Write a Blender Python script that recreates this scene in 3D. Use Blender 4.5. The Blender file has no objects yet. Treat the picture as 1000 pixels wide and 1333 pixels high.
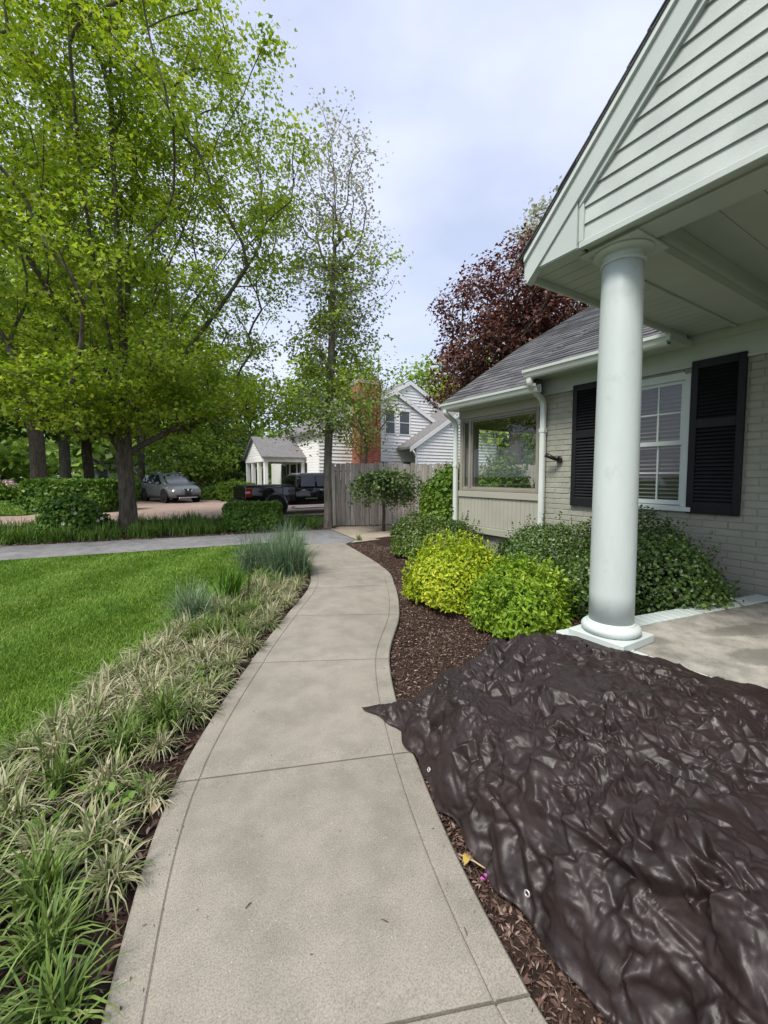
import bpy, bmesh, math, random
import numpy as np
from mathutils import Vector, Matrix, Euler, noise as mnoise

S = bpy.context.scene
C = S.collection
rad = math.radians
random.seed(7)
RNG = np.random.default_rng(11)

# ------------------------------------------------------------------ camera, sky, sun, exposure
cam_d = bpy.data.cameras.new('camera')
cam = bpy.data.objects.new('camera', cam_d); C.objects.link(cam)
cam.location = (0, 0, 1.45)
cam.rotation_euler = (rad(90 - 3.5), 0, -math.atan(335 / 540))
cam_d.sensor_fit = 'VERTICAL'; cam_d.sensor_height = 36; cam_d.lens = 36 * 540 / 1333
cam_d.shift_y = -13.5 / 1333
cam_d.clip_start = 0.02; cam_d.clip_end = 2000
S.camera = cam

SUN_EL, SUN_AZ = rad(56), rad(-112)          # azimuth from +Y towards +X; the sun stands over the lawn side
W = bpy.data.worlds.new('World'); S.world = W; W.use_nodes = True
nt = W.node_tree; nt.nodes.clear()
wo = nt.nodes.new('ShaderNodeOutputWorld'); bg = nt.nodes.new('ShaderNodeBackground')
sky = nt.nodes.new('ShaderNodeTexSky'); sky.sky_type = 'NISHITA'; sky.sun_disc = False
sky.sun_elevation = SUN_EL; sky.sun_rotation = SUN_AZ
sky.air_density = 1.3; sky.dust_density = 2.0; sky.ozone_density = 1.5
tc = nt.nodes.new('ShaderNodeTexCoord')
mp = nt.nodes.new('ShaderNodeMapping'); mp.inputs['Scale'].default_value = (1.0, 1.0, 2.2); mp.inputs['Location'].default_value = (3.2, .7, 1.4)
n1 = nt.nodes.new('ShaderNodeTexNoise'); n1.inputs['Scale'].default_value = 1.7; n1.inputs['Detail'].default_value = 6; n1.inputs['Roughness'].default_value = .48
cr = nt.nodes.new('ShaderNodeValToRGB'); cr.color_ramp.elements[0].position = .36; cr.color_ramp.elements[1].position = .66
cr.color_ramp.elements[0].color = (.54, .54, .54, 1); cr.color_ramp.elements[1].color = (.97, .97, .97, 1)
mx = nt.nodes.new('ShaderNodeMixRGB'); mx.inputs[2].default_value = (5.05, 5.4, 6.8, 1)      # thin cloud sheet
nt.links.new(tc.outputs['Generated'], mp.inputs['Vector']); nt.links.new(mp.outputs[0], n1.inputs['Vector'])
nt.links.new(n1.outputs['Fac'], cr.inputs['Fac']); nt.links.new(cr.outputs[0], mx.inputs[0])
nt.links.new(sky.outputs[0], mx.inputs[1]); nt.links.new(mx.outputs[0], bg.inputs[0])
bg.inputs[1].default_value = 0.1
nt.links.new(bg.outputs[0], wo.inputs[0])

sd = bpy.data.lights.new('sun', 'SUN'); sd.energy = 2.7; sd.angle = rad(20); sd.color = (1, .95, .87)
sun = bpy.data.objects.new('sun', sd); C.objects.link(sun)
sdir = Vector((math.cos(SUN_EL) * math.sin(SUN_AZ), math.cos(SUN_EL) * math.cos(SUN_AZ), math.sin(SUN_EL)))
sun.rotation_euler = sdir.to_track_quat('Z', 'Y').to_euler(); sun.location = sdir * 60
S.view_settings.view_transform = 'Standard'; S.view_settings.look = 'None'
S.view_settings.exposure = 0.85; S.view_settings.gamma = 1; S.view_settings.use_curve_mapping = False

# ------------------------------------------------------------------ helpers: objects
def link(o): C.objects.link(o); return o
def tag(o, label=None, cat=None, group=None, kind=None):
    if label: o['label'] = label
    if cat: o['category'] = cat
    if group: o['group'] = group
    if kind: o['kind'] = kind
    return o
def empty(name, loc, label, cat, group=None, rz=0):
    o = link(bpy.data.objects.new(name, None)); o.location = loc; o.rotation_euler = (0, 0, rz); o.empty_display_size = .1
    return tag(o, label, cat, group)
def attach(o, parent, world=True):
    """parent o; with world=True its mesh is given in world coordinates although its root Empty is moved"""
    if parent is None: return
    o.parent = parent
    if world and parent.type == 'EMPTY':
        m = Matrix.Translation(parent.location) @ Euler(parent.rotation_euler).to_matrix().to_4x4()
        o.matrix_parent_inverse = m.inverted()
def obj(name, me, parent=None, world=True):
    o = link(bpy.data.objects.new(name, me)); attach(o, parent, world); return o
def copy_tree(o, parent=None):
    c = link(o.copy())
    if parent is not None: c.parent = parent
    for ch in list(o.children): copy_tree(ch, c)
    return c

class MB:
    """collects shapes, builds one mesh"""
    def __init__(s): s.v = []; s.f = []; s.smooth = []
    def add(s, vs, fs, sm=False):
        b = len(s.v); s.v += [tuple(p) for p in vs]; s.f += [tuple(b + i for i in f) for f in fs]; s.smooth += [sm] * len(fs); return s
    def box(s, x0, x1, y0, y1, z0, z1, bev=0):
        if x1 < x0: x0, x1 = x1, x0
        if y1 < y0: y0, y1 = y1, y0
        if z1 < z0: z0, z1 = z1, z0
        if bev <= 0:
            vs = [(x, y, z) for z in (z0, z1) for y in (y0, y1) for x in (x0, x1)]
            return s.add(vs, [(0, 2, 3, 1), (4, 5, 7, 6), (0, 1, 5, 4), (2, 6, 7, 3), (0, 4, 6, 2), (1, 3, 7, 5)])
        bm = bmesh.new(); bmesh.ops.create_cube(bm, size=1)
        for v in bm.verts: v.co = ((x0 + x1) / 2 + v.co.x * (x1 - x0), (y0 + y1) / 2 + v.co.y * (y1 - y0), (z0 + z1) / 2 + v.co.z * (z1 - z0))
        bmesh.ops.bevel(bm, geom=bm.edges[:] , offset=bev, segments=1, affect='EDGES', profile=.5)
        bm.verts.index_update(); s.add([v.co[:] for v in bm.verts], [[v.index for v in f.verts] for f in bm.faces]); bm.free(); return s
    def prism(s, poly, axis, a, b):
        """extrude 2-D polygon along axis 'x','y','z' from a to b"""
        n = len(poly)
        def P(p, t): return {'x': (t, p[0], p[1]), 'y': (p[0], t, p[1]), 'z': (p[0], p[1], t)}[axis]
        vs = [P(p, a) for p in poly] + [P(p, b) for p in poly]
        fs = [tuple(range(n)), tuple(range(2 * n - 1, n - 1, -1))] + [(i, i + n, (i + 1) % n + n, (i + 1) % n) for i in range(n)]
        return s.add(vs, fs)
    def lathe(s, prof, c=(0, 0, 0), n=32, axis='z', sm=True):
        vs = []; fs = []
        for r, h in prof:
            for k in range(n):
                a = 2 * math.pi * k / n; u, w = r * math.cos(a), r * math.sin(a)
                p = {'z': (u, w, h), 'x': (h, u, w), 'y': (w, h, u)}[axis]
                vs.append((c[0] + p[0], c[1] + p[1], c[2] + p[2]))
        for i in range(len(prof) - 1):
            for k in range(n): k2 = (k + 1) % n; fs.append((i * n + k, i * n + k2, (i + 1) * n + k2, (i + 1) * n + k))
        s.add(vs, fs, sm)
        e = (len(prof) - 1) * n; b = len(s.v) - len(vs)
        s.f += [tuple(b + k for k in range(n - 1, -1, -1)), tuple(b + e + k for k in range(n))]; s.smooth += [False, False]; return s
    def tube(s, pts, r, n=6, sm=True, cap=True):
        pts = [Vector(p) for p in pts]; rs = r if hasattr(r, '__len__') else [r] * len(pts); vs = []; fs = []
        for i, p in enumerate(pts):
            d = (pts[min(i + 1, len(pts) - 1)] - pts[max(i - 1, 0)]).normalized()
            u = d.orthogonal() if abs(d.z) > .98 else d.cross(Vector((0, 0, 1))); u.normalize(); w = d.cross(u)
            for k in range(n):
                a = 2 * math.pi * k / n; vs.append(p + (u * math.cos(a) + w * math.sin(a)) * rs[i])
        for i in range(len(pts) - 1):
            for k in range(n): k2 = (k + 1) % n; fs.append((i * n + k, i * n + k2, (i + 1) * n + k2, (i + 1) * n + k))
        if cap: fs += [tuple(range(n - 1, -1, -1)), tuple(range((len(pts) - 1) * n, len(pts) * n))]
        return s.add(vs, fs, sm)
    def sweep(s, prof, path):
        """prof: closed list of (side, up) swept along a plan path of (x, y, z) points"""
        n = len(prof); vs = []; fs = []
        path = [Vector(p) for p in path]
        for i, p in enumerate(path):
            d = path[min(i + 1, len(path) - 1)] - path[max(i - 1, 0)]; d.z = 0; d.normalize(); r_ = Vector((d.y, -d.x, 0))
            for a, b in prof: vs.append(p + r_ * a + Vector((0, 0, b)))
        for i in range(len(path) - 1):
            for k in range(n): k2 = (k + 1) % n; fs.append((i * n + k, (i + 1) * n + k, (i + 1) * n + k2, i * n + k2))
        fs += [tuple(range(n)), tuple(range(len(path) * n - 1, (len(path) - 1) * n - 1, -1))]
        return s.add(vs, fs)
    def mesh(s, name, mat):
        me = bpy.data.meshes.new(name); me.from_pydata(s.v, [], s.f); me.update()
        bm = bmesh.new(); bm.from_mesh(me); bmesh.ops.recalc_face_normals(bm, faces=bm.faces); bm.to_mesh(me); bm.free()
        me.polygons.foreach_set('use_smooth', s.smooth if len(s.smooth) == len(me.polygons) else [False] * len(me.polygons))
        me.materials.append(mat); return me
    def build(s, name, mat, parent=None, world=True, **kw):
        return tag(obj(name, s.mesh(name, mat), parent, world), **kw)

def np_mesh(name, V, F, mat, smooth=False):
    """V (n,3); F list of index arrays (m,k)"""
    me = bpy.data.meshes.new(name); V = np.asarray(V, np.float32); F = [np.asarray(f, np.int32) for f in F if len(f)]
    me.vertices.add(len(V)); me.vertices.foreach_set('co', V.ravel())
    loops = np.concatenate([f.ravel() for f in F]); tot = np.concatenate([np.full(len(f), f.shape[1], np.int32) for f in F])
    me.loops.add(len(loops)); me.loops.foreach_set('vertex_index', loops)
    me.polygons.add(len(tot)); me.polygons.foreach_set('loop_start', np.concatenate([[0], np.cumsum(tot)[:-1]]).astype(np.int32))
    me.polygons.foreach_set('loop_total', tot)
    if smooth: me.polygons.foreach_set('use_smooth', np.ones(len(tot), bool))
    me.update(calc_edges=True); me.materials.append(mat); return me

# ------------------------------------------------------------------ helpers: materials
def new_mat(name):
    m = bpy.data.materials.new(name); m.use_nodes = True; t = m.node_tree; b = t.nodes['Principled BSDF']; return m, t, b
def nnode(t, kind, **kw):
    n = t.nodes.new(kind)
    for k, v in kw.items():
        if k in n.inputs: n.inputs[k].default_value = v
        else: setattr(n, k, v)
    return n
def c4(c): return (c[0], c[1], c[2], 1)
def ramp(t, fac, stops):
    r = t.nodes.new('ShaderNodeValToRGB'); e = r.color_ramp.elements
    while len(e) < len(stops): e.new(.5)
    for i, (p, c) in enumerate(stops): e[i].position = p; e[i].color = c4(c)
    t.links.new(fac, r.inputs[0]); return r.outputs[0]
def coord(t, scale=(1, 1, 1), kind='Object'):
    tcn = t.nodes.new('ShaderNodeTexCoord'); m = t.nodes.new('ShaderNodeMapping'); m.inputs['Scale'].default_value = scale
    t.links.new(tcn.outputs[kind], m.inputs[0]); return m.outputs[0]
def geo_pos(t, scale=(1, 1, 1)):
    g = t.nodes.new('ShaderNodeNewGeometry'); m = t.nodes.new('ShaderNodeMapping'); m.inputs['Scale'].default_value = scale
    t.links.new(g.outputs['Position'], m.inputs[0]); return m.outputs[0]
def tnoise(t, vec, scale, detail=4, rough=.55, out='Fac'):
    n = nnode(t, 'ShaderNodeTexNoise', Scale=scale, Detail=detail, Roughness=rough); t.links.new(vec, n.inputs['Vector']); return n.outputs[out]
def mixc(t, fac, a, b, mode='MIX'):
    m = t.nodes.new('ShaderNodeMixRGB'); m.blend_type = mode
    for i, x in ((0, fac), (1, a), (2, b)):
        if hasattr(x, 'links'): t.links.new(x, m.inputs[i])
        else: m.inputs[i].default_value = x if i == 0 else c4(x)
    return m.outputs[0]
def bump(t, b, h, strength=.3, dist=.01):
    n = nnode(t, 'ShaderNodeBump', Strength=strength, Distance=dist); t.links.new(h, n.inputs['Height']); t.links.new(n.outputs[0], b.inputs['Normal']); return n

def simple(name, col, rough=.6, var=.12, scale=6, spec=.4, metal=0, bmp=0, bscale=60, fine=0):
    """painted or plain surface with gentle uneven colour and a fine relief"""
    m, t, b = new_mat(name); p = geo_pos(t)
    a = tnoise(t, p, scale, 5); c = ramp(t, a, [(.3, [x * (1 - var) for x in col]), (.7, [min(1, x * (1 + var)) for x in col])])
    if fine: c = mixc(t, fine, c, ramp(t, tnoise(t, p, bscale, 3), [(.35, (.25, .25, .25)), (.65, (1, 1, 1))]), 'MULTIPLY')
    t.links.new(c, b.inputs['Base Color']); b.inputs['Roughness'].default_value = rough; b.inputs['Specular IOR Level'].default_value = spec; b.inputs['Metallic'].default_value = metal
    if bmp: bump(t, b, tnoise(t, p, bscale, 3), bmp, .004)
    return m

def leafmat(name, stops, rough=.5, trans=.35, spec=.3, tint=(1.0, 1.0, .55)):
    """leaves: colour differs leaf by leaf and clump by clump; light passes through"""
    m, t, b = new_mat(name)
    g = t.nodes.new('ShaderNodeNewGeometry'); p = geo_pos(t)
    cl = tnoise(t, p, 1.6, 2)
    mm = nnode(t, 'ShaderNodeMath', operation='MULTIPLY_ADD'); t.links.new(cl, mm.inputs[0]); mm.inputs[1].default_value = .9; mm.inputs[2].default_value = -.45
    ad = nnode(t, 'ShaderNodeMath', operation='MULTIPLY_ADD'); t.links.new(g.outputs['Random Per Island'], ad.inputs[0]); ad.inputs[1].default_value = .75; ad.inputs[2].default_value = .12
    su = nnode(t, 'ShaderNodeMath', operation='ADD', use_clamp=True); t.links.new(mm.outputs[0], su.inputs[0]); t.links.new(ad.outputs[0], su.inputs[1])
    c = ramp(t, su.outputs[0], stops)
    t.links.new(c, b.inputs['Base Color']); b.inputs['Roughness'].default_value = rough; b.inputs['Specular IOR Level'].default_value = spec
    tr = t.nodes.new('ShaderNodeBsdfTranslucent'); t.links.new(mixc(t, 1, c, tint, 'MULTIPLY'), tr.inputs[0])
    ms = t.nodes.new('ShaderNodeMixShader'); ms.inputs[0].default_value = trans
    out = t.nodes['Material Output']; t.links.new(b.outputs[0], ms.inputs[1]); t.links.new(tr.outputs[0], ms.inputs[2]); t.links.new(ms.outputs[0], out.inputs[0])
    return m

def concrete(name, base, dark, speck=True, stain=.5):
    m, t, b = new_mat(name); p = geo_pos(t)
    c = ramp(t, tnoise(t, p, 1.1, 6, .6), [(.3, dark), (.62, base)])
    c = mixc(t, stain * .5, c, ramp(t, tnoise(t, p, 5, 6, .65), [(.35, [x * .6 for x in dark]), (.6, [min(1, x * 1.25) for x in base])]))
    g = tnoise(t, p, 190, 2, .6); c = mixc(t, .6, c, ramp(t, g, [(.3, (.45, .43, .4)), (.6, (1.12, 1.1, 1.06))]), 'MULTIPLY')
    if speck:
        v = nnode(t, 'ShaderNodeTexVoronoi', Scale=110); t.links.new(p, v.inputs['Vector'])
        rnd = t.nodes.new('ShaderNodeSeparateColor'); t.links.new(v.outputs['Color'], rnd.inputs[0])
        gt = nnode(t, 'ShaderNodeMath', operation='GREATER_THAN'); t.links.new(rnd.outputs[0], gt.inputs[0]); gt.inputs[1].default_value = .955
        lt = nnode(t, 'ShaderNodeMath', operation='LESS_THAN'); t.links.new(v.outputs['Distance'], lt.inputs[0]); lt.inputs[1].default_value = .22
        mu = nnode(t, 'ShaderNodeMath', operation='MULTIPLY'); t.links.new(gt.outputs[0], mu.inputs[0]); t.links.new(lt.outputs[0], mu.inputs[1])
        c = mixc(t, mu.outputs[0], c, [min(1, x * 1.4) for x in base])
    t.links.new(c, b.inputs['Base Color']); b.inputs['Roughness'].default_value = .88; b.inputs['Specular IOR Level'].default_value = .25
    bump(t, b, g, .35, .003); return m

def bark(name, a, bcol, scale=14):
    m, t, b = new_mat(name); p = geo_pos(t, (1, 1, .22))
    n = tnoise(t, p, scale, 6, .7); t.links.new(ramp(t, n, [(.32, a), (.66, bcol)]), b.inputs['Base Color'])
    b.inputs['Roughness'].default_value = .95; b.inputs['Specular IOR Level'].default_value = .1; bump(t, b, n, .9, .03); return m

def glassmat(name, tint=(.9, .95, .92), ior=1.5):
    m, t, b = new_mat(name); t.nodes.remove(b); out = t.nodes['Material Output']
    tr = t.nodes.new('ShaderNodeBsdfTransparent'); tr.inputs[0].default_value = c4(tint)
    gl = t.nodes.new('ShaderNodeBsdfGlossy'); gl.inputs['Roughness'].default_value = .015
    lw = nnode(t, 'ShaderNodeLayerWeight', Blend=.5); fr = nnode(t, 'ShaderNodeMath', operation='POWER'); t.links.new(lw.outputs['Facing'], fr.inputs[0]); fr.inputs[1].default_value = 3.5; ad = nnode(t, 'ShaderNodeMath', operation='MULTIPLY_ADD', use_clamp=True); t.links.new(fr.outputs[0], ad.inputs[0]); ad.inputs[1].default_value = .9; ad.inputs[2].default_value = .085
    ms = t.nodes.new('ShaderNodeMixShader'); t.links.new(ad.outputs[0], ms.inputs[0]); t.links.new(tr.outputs[0], ms.inputs[1]); t.links.new(gl.outputs[0], ms.inputs[2]); t.links.new(ms.outputs[0], out.inputs[0]); return m

M = {}
M['walk'] = concrete('walk_concrete', (.282, .264, .224), (.208, .194, .164))
M['porch_slab'] = concrete('porch_concrete', (.34, .33, .29), (.20, .19, .165), speck=False, stain=1.1)
M['pad'] = concrete('pad_concrete', (.37, .325, .26), (.26, .225, .18))
M['asphalt'] = concrete('drive_asphalt', (.24, .24, .25), (.13, .13, .135), stain=.6)
M['court'] = concrete('court_aggregate', (.34, .255, .21), (.25, .19, .16), stain=.4)
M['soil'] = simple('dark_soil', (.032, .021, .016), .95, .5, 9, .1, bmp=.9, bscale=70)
M['ground'] = simple('rough_ground', (.05, .075, .022), .95, .4, 2, .1, bmp=.7, bscale=25)
M['turf'] = simple('turf_soil', (.035, .062, .014), .95, .35, 4, .1, bmp=.6, bscale=60)
M['road'] = concrete('street_asphalt', (.36, .35, .34), (.27, .26, .25), stain=.3)
M['trim'] = simple('pale_trim_paint', (.43, .475, .44), .45, .05, 3, .4, bmp=.05, bscale=40)
M['white'] = simple('white_paint', (.50, .555, .525), .4, .06, 3, .4, bmp=.05, bscale=40)
m, t, b = new_mat('column_paint'); p = geo_pos(t, (1, 1, .25)); q_ = geo_pos(t)
c = ramp(t, tnoise(t, p, 7, 5, .6), [(.3, (.47, .525, .495)), (.7, (.525, .58, .55))])
c = mixc(t, .35, c, ramp(t, tnoise(t, q_, 9, 6, .7), [(.56, (1, 1, 1)), (.72, (.62, .64, .60))]), 'MULTIPLY')
t.links.new(c, b.inputs['Base Color']); b.inputs['Roughness'].default_value = .48; bump(t, b, tnoise(t, p, 30, 4), .08, .006); M['column'] = m
M['siding'] = simple('vinyl_siding', (.395, .43, .40), .5, .09, 5, .35, bmp=.2, bscale=120)
M['brickpaint'] = simple('painted_brick', (.292, .295, .242), .7, .10, 5, .25, bmp=.55, bscale=55)
M['mortar'] = simple('painted_mortar', (.273, .275, .226), .8, .10, 8, .2, bmp=.6, bscale=90)
M['bayframe'] = simple('bay_window_frame', (.23, .215, .18), .5, .08, 4, .35)
M['baypanel'] = simple('bay_panel_paint', (.335, .33, .27), .6, .06, 3, .3, bmp=.1, bscale=40)
M['shutter'] = simple('shutter_paint', (.010, .011, .012), .5, .2, 8, .22)
M['black'] = simple('black_metal', (.012, .012, .013), .4, .2, 9, .4)
M['gutter'] = simple('gutter_enamel', (.56, .60, .56), .32, .05, 3, .5)
M['shingle'] = None
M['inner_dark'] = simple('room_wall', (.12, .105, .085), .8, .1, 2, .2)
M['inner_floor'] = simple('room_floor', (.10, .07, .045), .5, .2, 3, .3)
M['blind'] = simple('blind_slat', (.24, .24, .225), .55, .05, 4, .3)
M['glass'] = glassmat('window_glass')
M['fence'] = None
M['nbwhite'] = simple('white_clapboard', (.80, .80, .80), .6, .04, 2, .3)
M['nbroof'] = simple('grey_roof', (.17, .165, .165), .9, .2, 6, .2, bmp=.5, bscale=18)
M['nbglass'] = simple('dark_window', (.045, .06, .07), .12, .3, 2, .6)

def island_mat(name, stops, rough=.85, spec=.2, noise_scale=40, mul=.5, bmp=.5, stretch=(1, 1, 1)):
    """each separate piece of a mesh gets its own tone"""
    m, t, b = new_mat(name); g = t.nodes.new('ShaderNodeNewGeometry'); p = geo_pos(t, stretch)
    c = ramp(t, g.outputs['Random Per Island'], stops)
    n = tnoise(t, p, noise_scale, 4, .65); c = mixc(t, mul, c, ramp(t, n, [(.3, (.4, .4, .4)), (.7, (1.25, 1.25, 1.25))]), 'MULTIPLY')
    t.links.new(c, b.inputs['Base Color']); b.inputs['Roughness'].default_value = rough; b.inputs['Specular IOR Level'].default_value = spec
    if bmp: bump(t, b, n, bmp, .006)
    return m
M['shingle'] = island_mat('asphalt_shingle', [(0, (.072, .073, .077)), (.5, (.105, .106, .111)), (1, (.145, .145, .150))], .92, .2, 70)
def object_mat(name, stops, noise_scale=30, mul=.6, bmp=.5, stretch=(1, 1, 1), rough=.85):
    m, t, b = new_mat(name); g = t.nodes.new('ShaderNodeObjectInfo'); p = geo_pos(t, stretch)
    c = ramp(t, g.outputs['Random'], stops)
    n = tnoise(t, p, noise_scale, 5, .7); c = mixc(t, mul, c, ramp(t, n, [(.3, (.35, .33, .31)), (.68, (1.2, 1.2, 1.2))]), 'MULTIPLY')
    t.links.new(c, b.inputs['Base Color']); b.inputs['Roughness'].default_value = rough; b.inputs['Specular IOR Level'].default_value = .2
    bump(t, b, n, bmp, .006); return m
M['fence'] = object_mat('weathered_board', [(0, (.36, .315, .265)), (.5, (.46, .415, .36)), (1, (.54, .50, .44))], 22, .75, .6, (1, 1, .08))
M['redbrick'] = object_mat('red_brick', [(0, (.30, .075, .052)), (.5, (.37, .11, .078)), (1, (.43, .17, .12))], 20, .3, .4)
M['mulch'] = island_mat('mulch_chip', [(0, (.026, .015, .012)), (.45, (.078, .046, .036)), (.8, (.15, .095, .075)), (1, (.32, .25, .20))], .9, .15, 60, .5, 0)
M['bark_maple'] = bark('maple_bark', (.05, .042, .033), (.185, .155, .12))
M['bark_dark'] = bark('dark_bark', (.045, .037, .03), (.155, .125, .098))
M['bark_grey'] = bark('grey_bark', (.07, .062, .05), (.20, .18, .15))
M['twig'] = simple('twig', (.10, .07, .045), .9, .3, 20, .1)
M['leaf_maple'] = leafmat('maple_leaf', [(0, (.13, .22, .016)), (.35, (.24, .36, .028)), (.7, (.37, .47, .045)), (1, (.52, .57, .10))], .45, .55)
M['leaf_slim'] = leafmat('slim_tree_leaf', [(0, (.10, .17, .035)), (.5, (.18, .27, .05)), (1, (.28, .37, .08))], .5, .35)
M['leaf_bud'] = leafmat('young_grey_leaf', [(0, (.20, .21, .16)), (.5, (.34, .35, .28)), (1, (.52, .53, .45))], .6, .5, tint=(1, 1, .8))
M['leaf_purple'] = leafmat('purple_leaf', [(0, (.05, .021, .016)), (.5, (.125, .050, .036)), (.85, (.20, .082, .052)), (1, (.26, .13, .065))], .42, .22, .45, tint=(1, .45, .35))
M['leaf_far'] = leafmat('far_leaf', [(0, (.075, .15, .028)), (.5, (.17, .28, .045)), (1, (.30, .41, .075))], .6, .35)
M['leaf_farlight'] = leafmat('far_light_leaf', [(0, (.13, .22, .03)), (.5, (.23, .34, .045)), (1, (.36, .46, .08))], .6, .4)
M['leaf_fardark'] = leafmat('far_dark_leaf', [(0, (.04, .085, .022)), (.5, (.09, .16, .035)), (1, (.17, .26, .055))], .6, .25)
M['leaf_spirea'] = leafmat('golden_leaf', [(0, (.12, .21, .012)), (.3, (.25, .36, .016)), (.7, (.43, .51, .025)), (1, (.60, .62, .06))], .5, .35)
M['leaf_spirea2'] = leafmat('lime_leaf', [(0, (.08, .17, .012)), (.35, (.17, .30, .02)), (.75, (.29, .43, .035)), (1, (.48, .56, .09))], .5, .35)
M['leaf_box'] = leafmat('boxwood_leaf', [(0, (.03, .07, .015)), (.5, (.07, .13, .025)), (.85, (.13, .21, .038)), (1, (.22, .30, .06))], .38, .22, .5)
M['leaf_box2'] = leafmat('boxwood_light_leaf', [(0, (.03, .065, .012)), (.5, (.075, .135, .02)), (.85, (.14, .20, .03)), (1, (.22, .28, .05))], .4, .25, .5)
M['leaf_hedge'] = leafmat('hedge_leaf', [(0, (.035, .09, .012)), (.5, (.085, .185, .022)), (1, (.19, .30, .05))], .5, .25)
M['leaf_bright'] = leafmat('bright_shrub_leaf', [(0, (.05, .12, .012)), (.5, (.11, .21, .02)), (1, (.22, .32, .035))], .5, .35)
M['leaf_weep'] = leafmat('weeping_leaf', [(0, (.05, .085, .03)), (.5, (.095, .15, .045)), (1, (.18, .24, .09))], .5, .3)
M['lawn'] = leafmat('lawn_blade', [(0, (.075, .165, .016)), (.5, (.155, .285, .032)), (.85, (.25, .38, .06)), (1, (.42, .48, .17))], .55, .3, .25)
M['cover'] = leafmat('ground_cover_leaf', [(0, (.045, .10, .016)), (.5, (.10, .19, .028)), (1, (.19, .28, .05))], .5, .3)
M['liriope'] = leafmat('liriope_blade', [(0, (.07, .12, .03)), (.3, (.16, .21, .065)), (.52, (.30, .30, .16)), (.78, (.48, .45, .30)), (1, (.60, .55, .41))], .55, .25, .3, (1, 1, .8))
M['liriope_green'] = leafmat('green_liriope_blade', [(0, (.055, .105, .025)), (.4, (.12, .20, .04)), (.72, (.21, .29, .07)), (1, (.5, .47, .31))], .5, .28, .35)
M['bluegrass'] = leafmat('blue_green_blade', [(0, (.06, .11, .055)), (.5, (.13, .2, .105)), (.85, (.22, .3, .18)), (1, (.36, .4, .27))], .5, .25, .3, (1, 1, .85))
M['daylily'] = leafmat('daylily_blade', [(0, (.05, .12, .015)), (.5, (.1, .21, .025)), (1, (.19, .31, .045))], .45, .3, .35)
M['flower'] = simple('white_petal', (.75, .72, .68), .6, .1, 9, .2)
M['pink'] = simple('pink_petal', (.58, .38, .46), .6, .2, 9, .2)
M['magenta'] = simple('magenta_petal', (.5, .08, .42), .5, .15, 40, .2)
M['dryleaf'] = simple('dry_leaf', (.42, .30, .08), .7, .25, 30, .2)
M['twigdry'] = simple('dry_stalk', (.40, .32, .2), .8, .2, 30, .2)

# ================================================================== THE GROUND
def cr_pts(P, n=10):
    """Catmull-Rom through P, n steps a span"""
    P = [Vector(p) for p in P]; out = []
    for i in range(len(P) - 1):
        a, b, c, d = P[max(i - 1, 0)], P[i], P[i + 1], P[min(i + 2, len(P) - 1)]
        for k in range(n):
            t = k / n; out.append(.5 * ((2 * b) + (c - a) * t + (2 * a - 5 * b + 4 * c - d) * t * t + (3 * b - a - 3 * c + d) * t ** 3))
    out.append(P[-1]); return out
def sheet(name, poly, z, mat, kind='structure'):
    o = MB().add([(x, y, z) for x, y in poly], [tuple(range(len(poly)))]).build(name, mat); o['kind'] = kind; return o

gm = MB(); N = 40
gm.add([(-500 + 1000 * i / N, -400 + 1000 * j / N, -.05) for j in range(N + 1) for i in range(N + 1)],
       [(j * (N + 1) + i, j * (N + 1) + i + 1, (j + 1) * (N + 1) + i + 1, (j + 1) * (N + 1) + i) for j in range(N) for i in range(N)])
gm.build('ground', M['ground'], kind='structure')

# walkway: pairs of edge points at the joints
WL = [(-.42, -1.35), (-.30, .1), (-.13, 1.12), (.15, 2.1), (.76, 3.19), (1.35, 4.1), (1.94, 4.98), (2.34, 5.92), (3.11, 8.21)]
WR = [(.76, -1.6), (.82, -.38), (.91, .69), (1.23, 1.69), (1.72, 2.69), (2.38, 3.53), (2.98, 4.53), (3.42, 5.55), (3.95, 8.05)]
NS = 10
LL = cr_pts([(x, y, 0) for x, y in WL], NS); RR = cr_pts([(x, y, 0) for x, y in WR], NS)
walk = MB().add([(p.x, p.y, -.035) for p in LL] + [(p.x, p.y, -.035) for p in reversed(RR)], [tuple(range(2 * len(LL)))]).build('walkway', M['soil'], kind='structure')
PROF = [(0, -.06), (0, .012), (.008, .02), (.100, .0205), (.106, .0145), (.112, .0205), (.118, .0215)]      # (metres from edge, height): tooled border line
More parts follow.
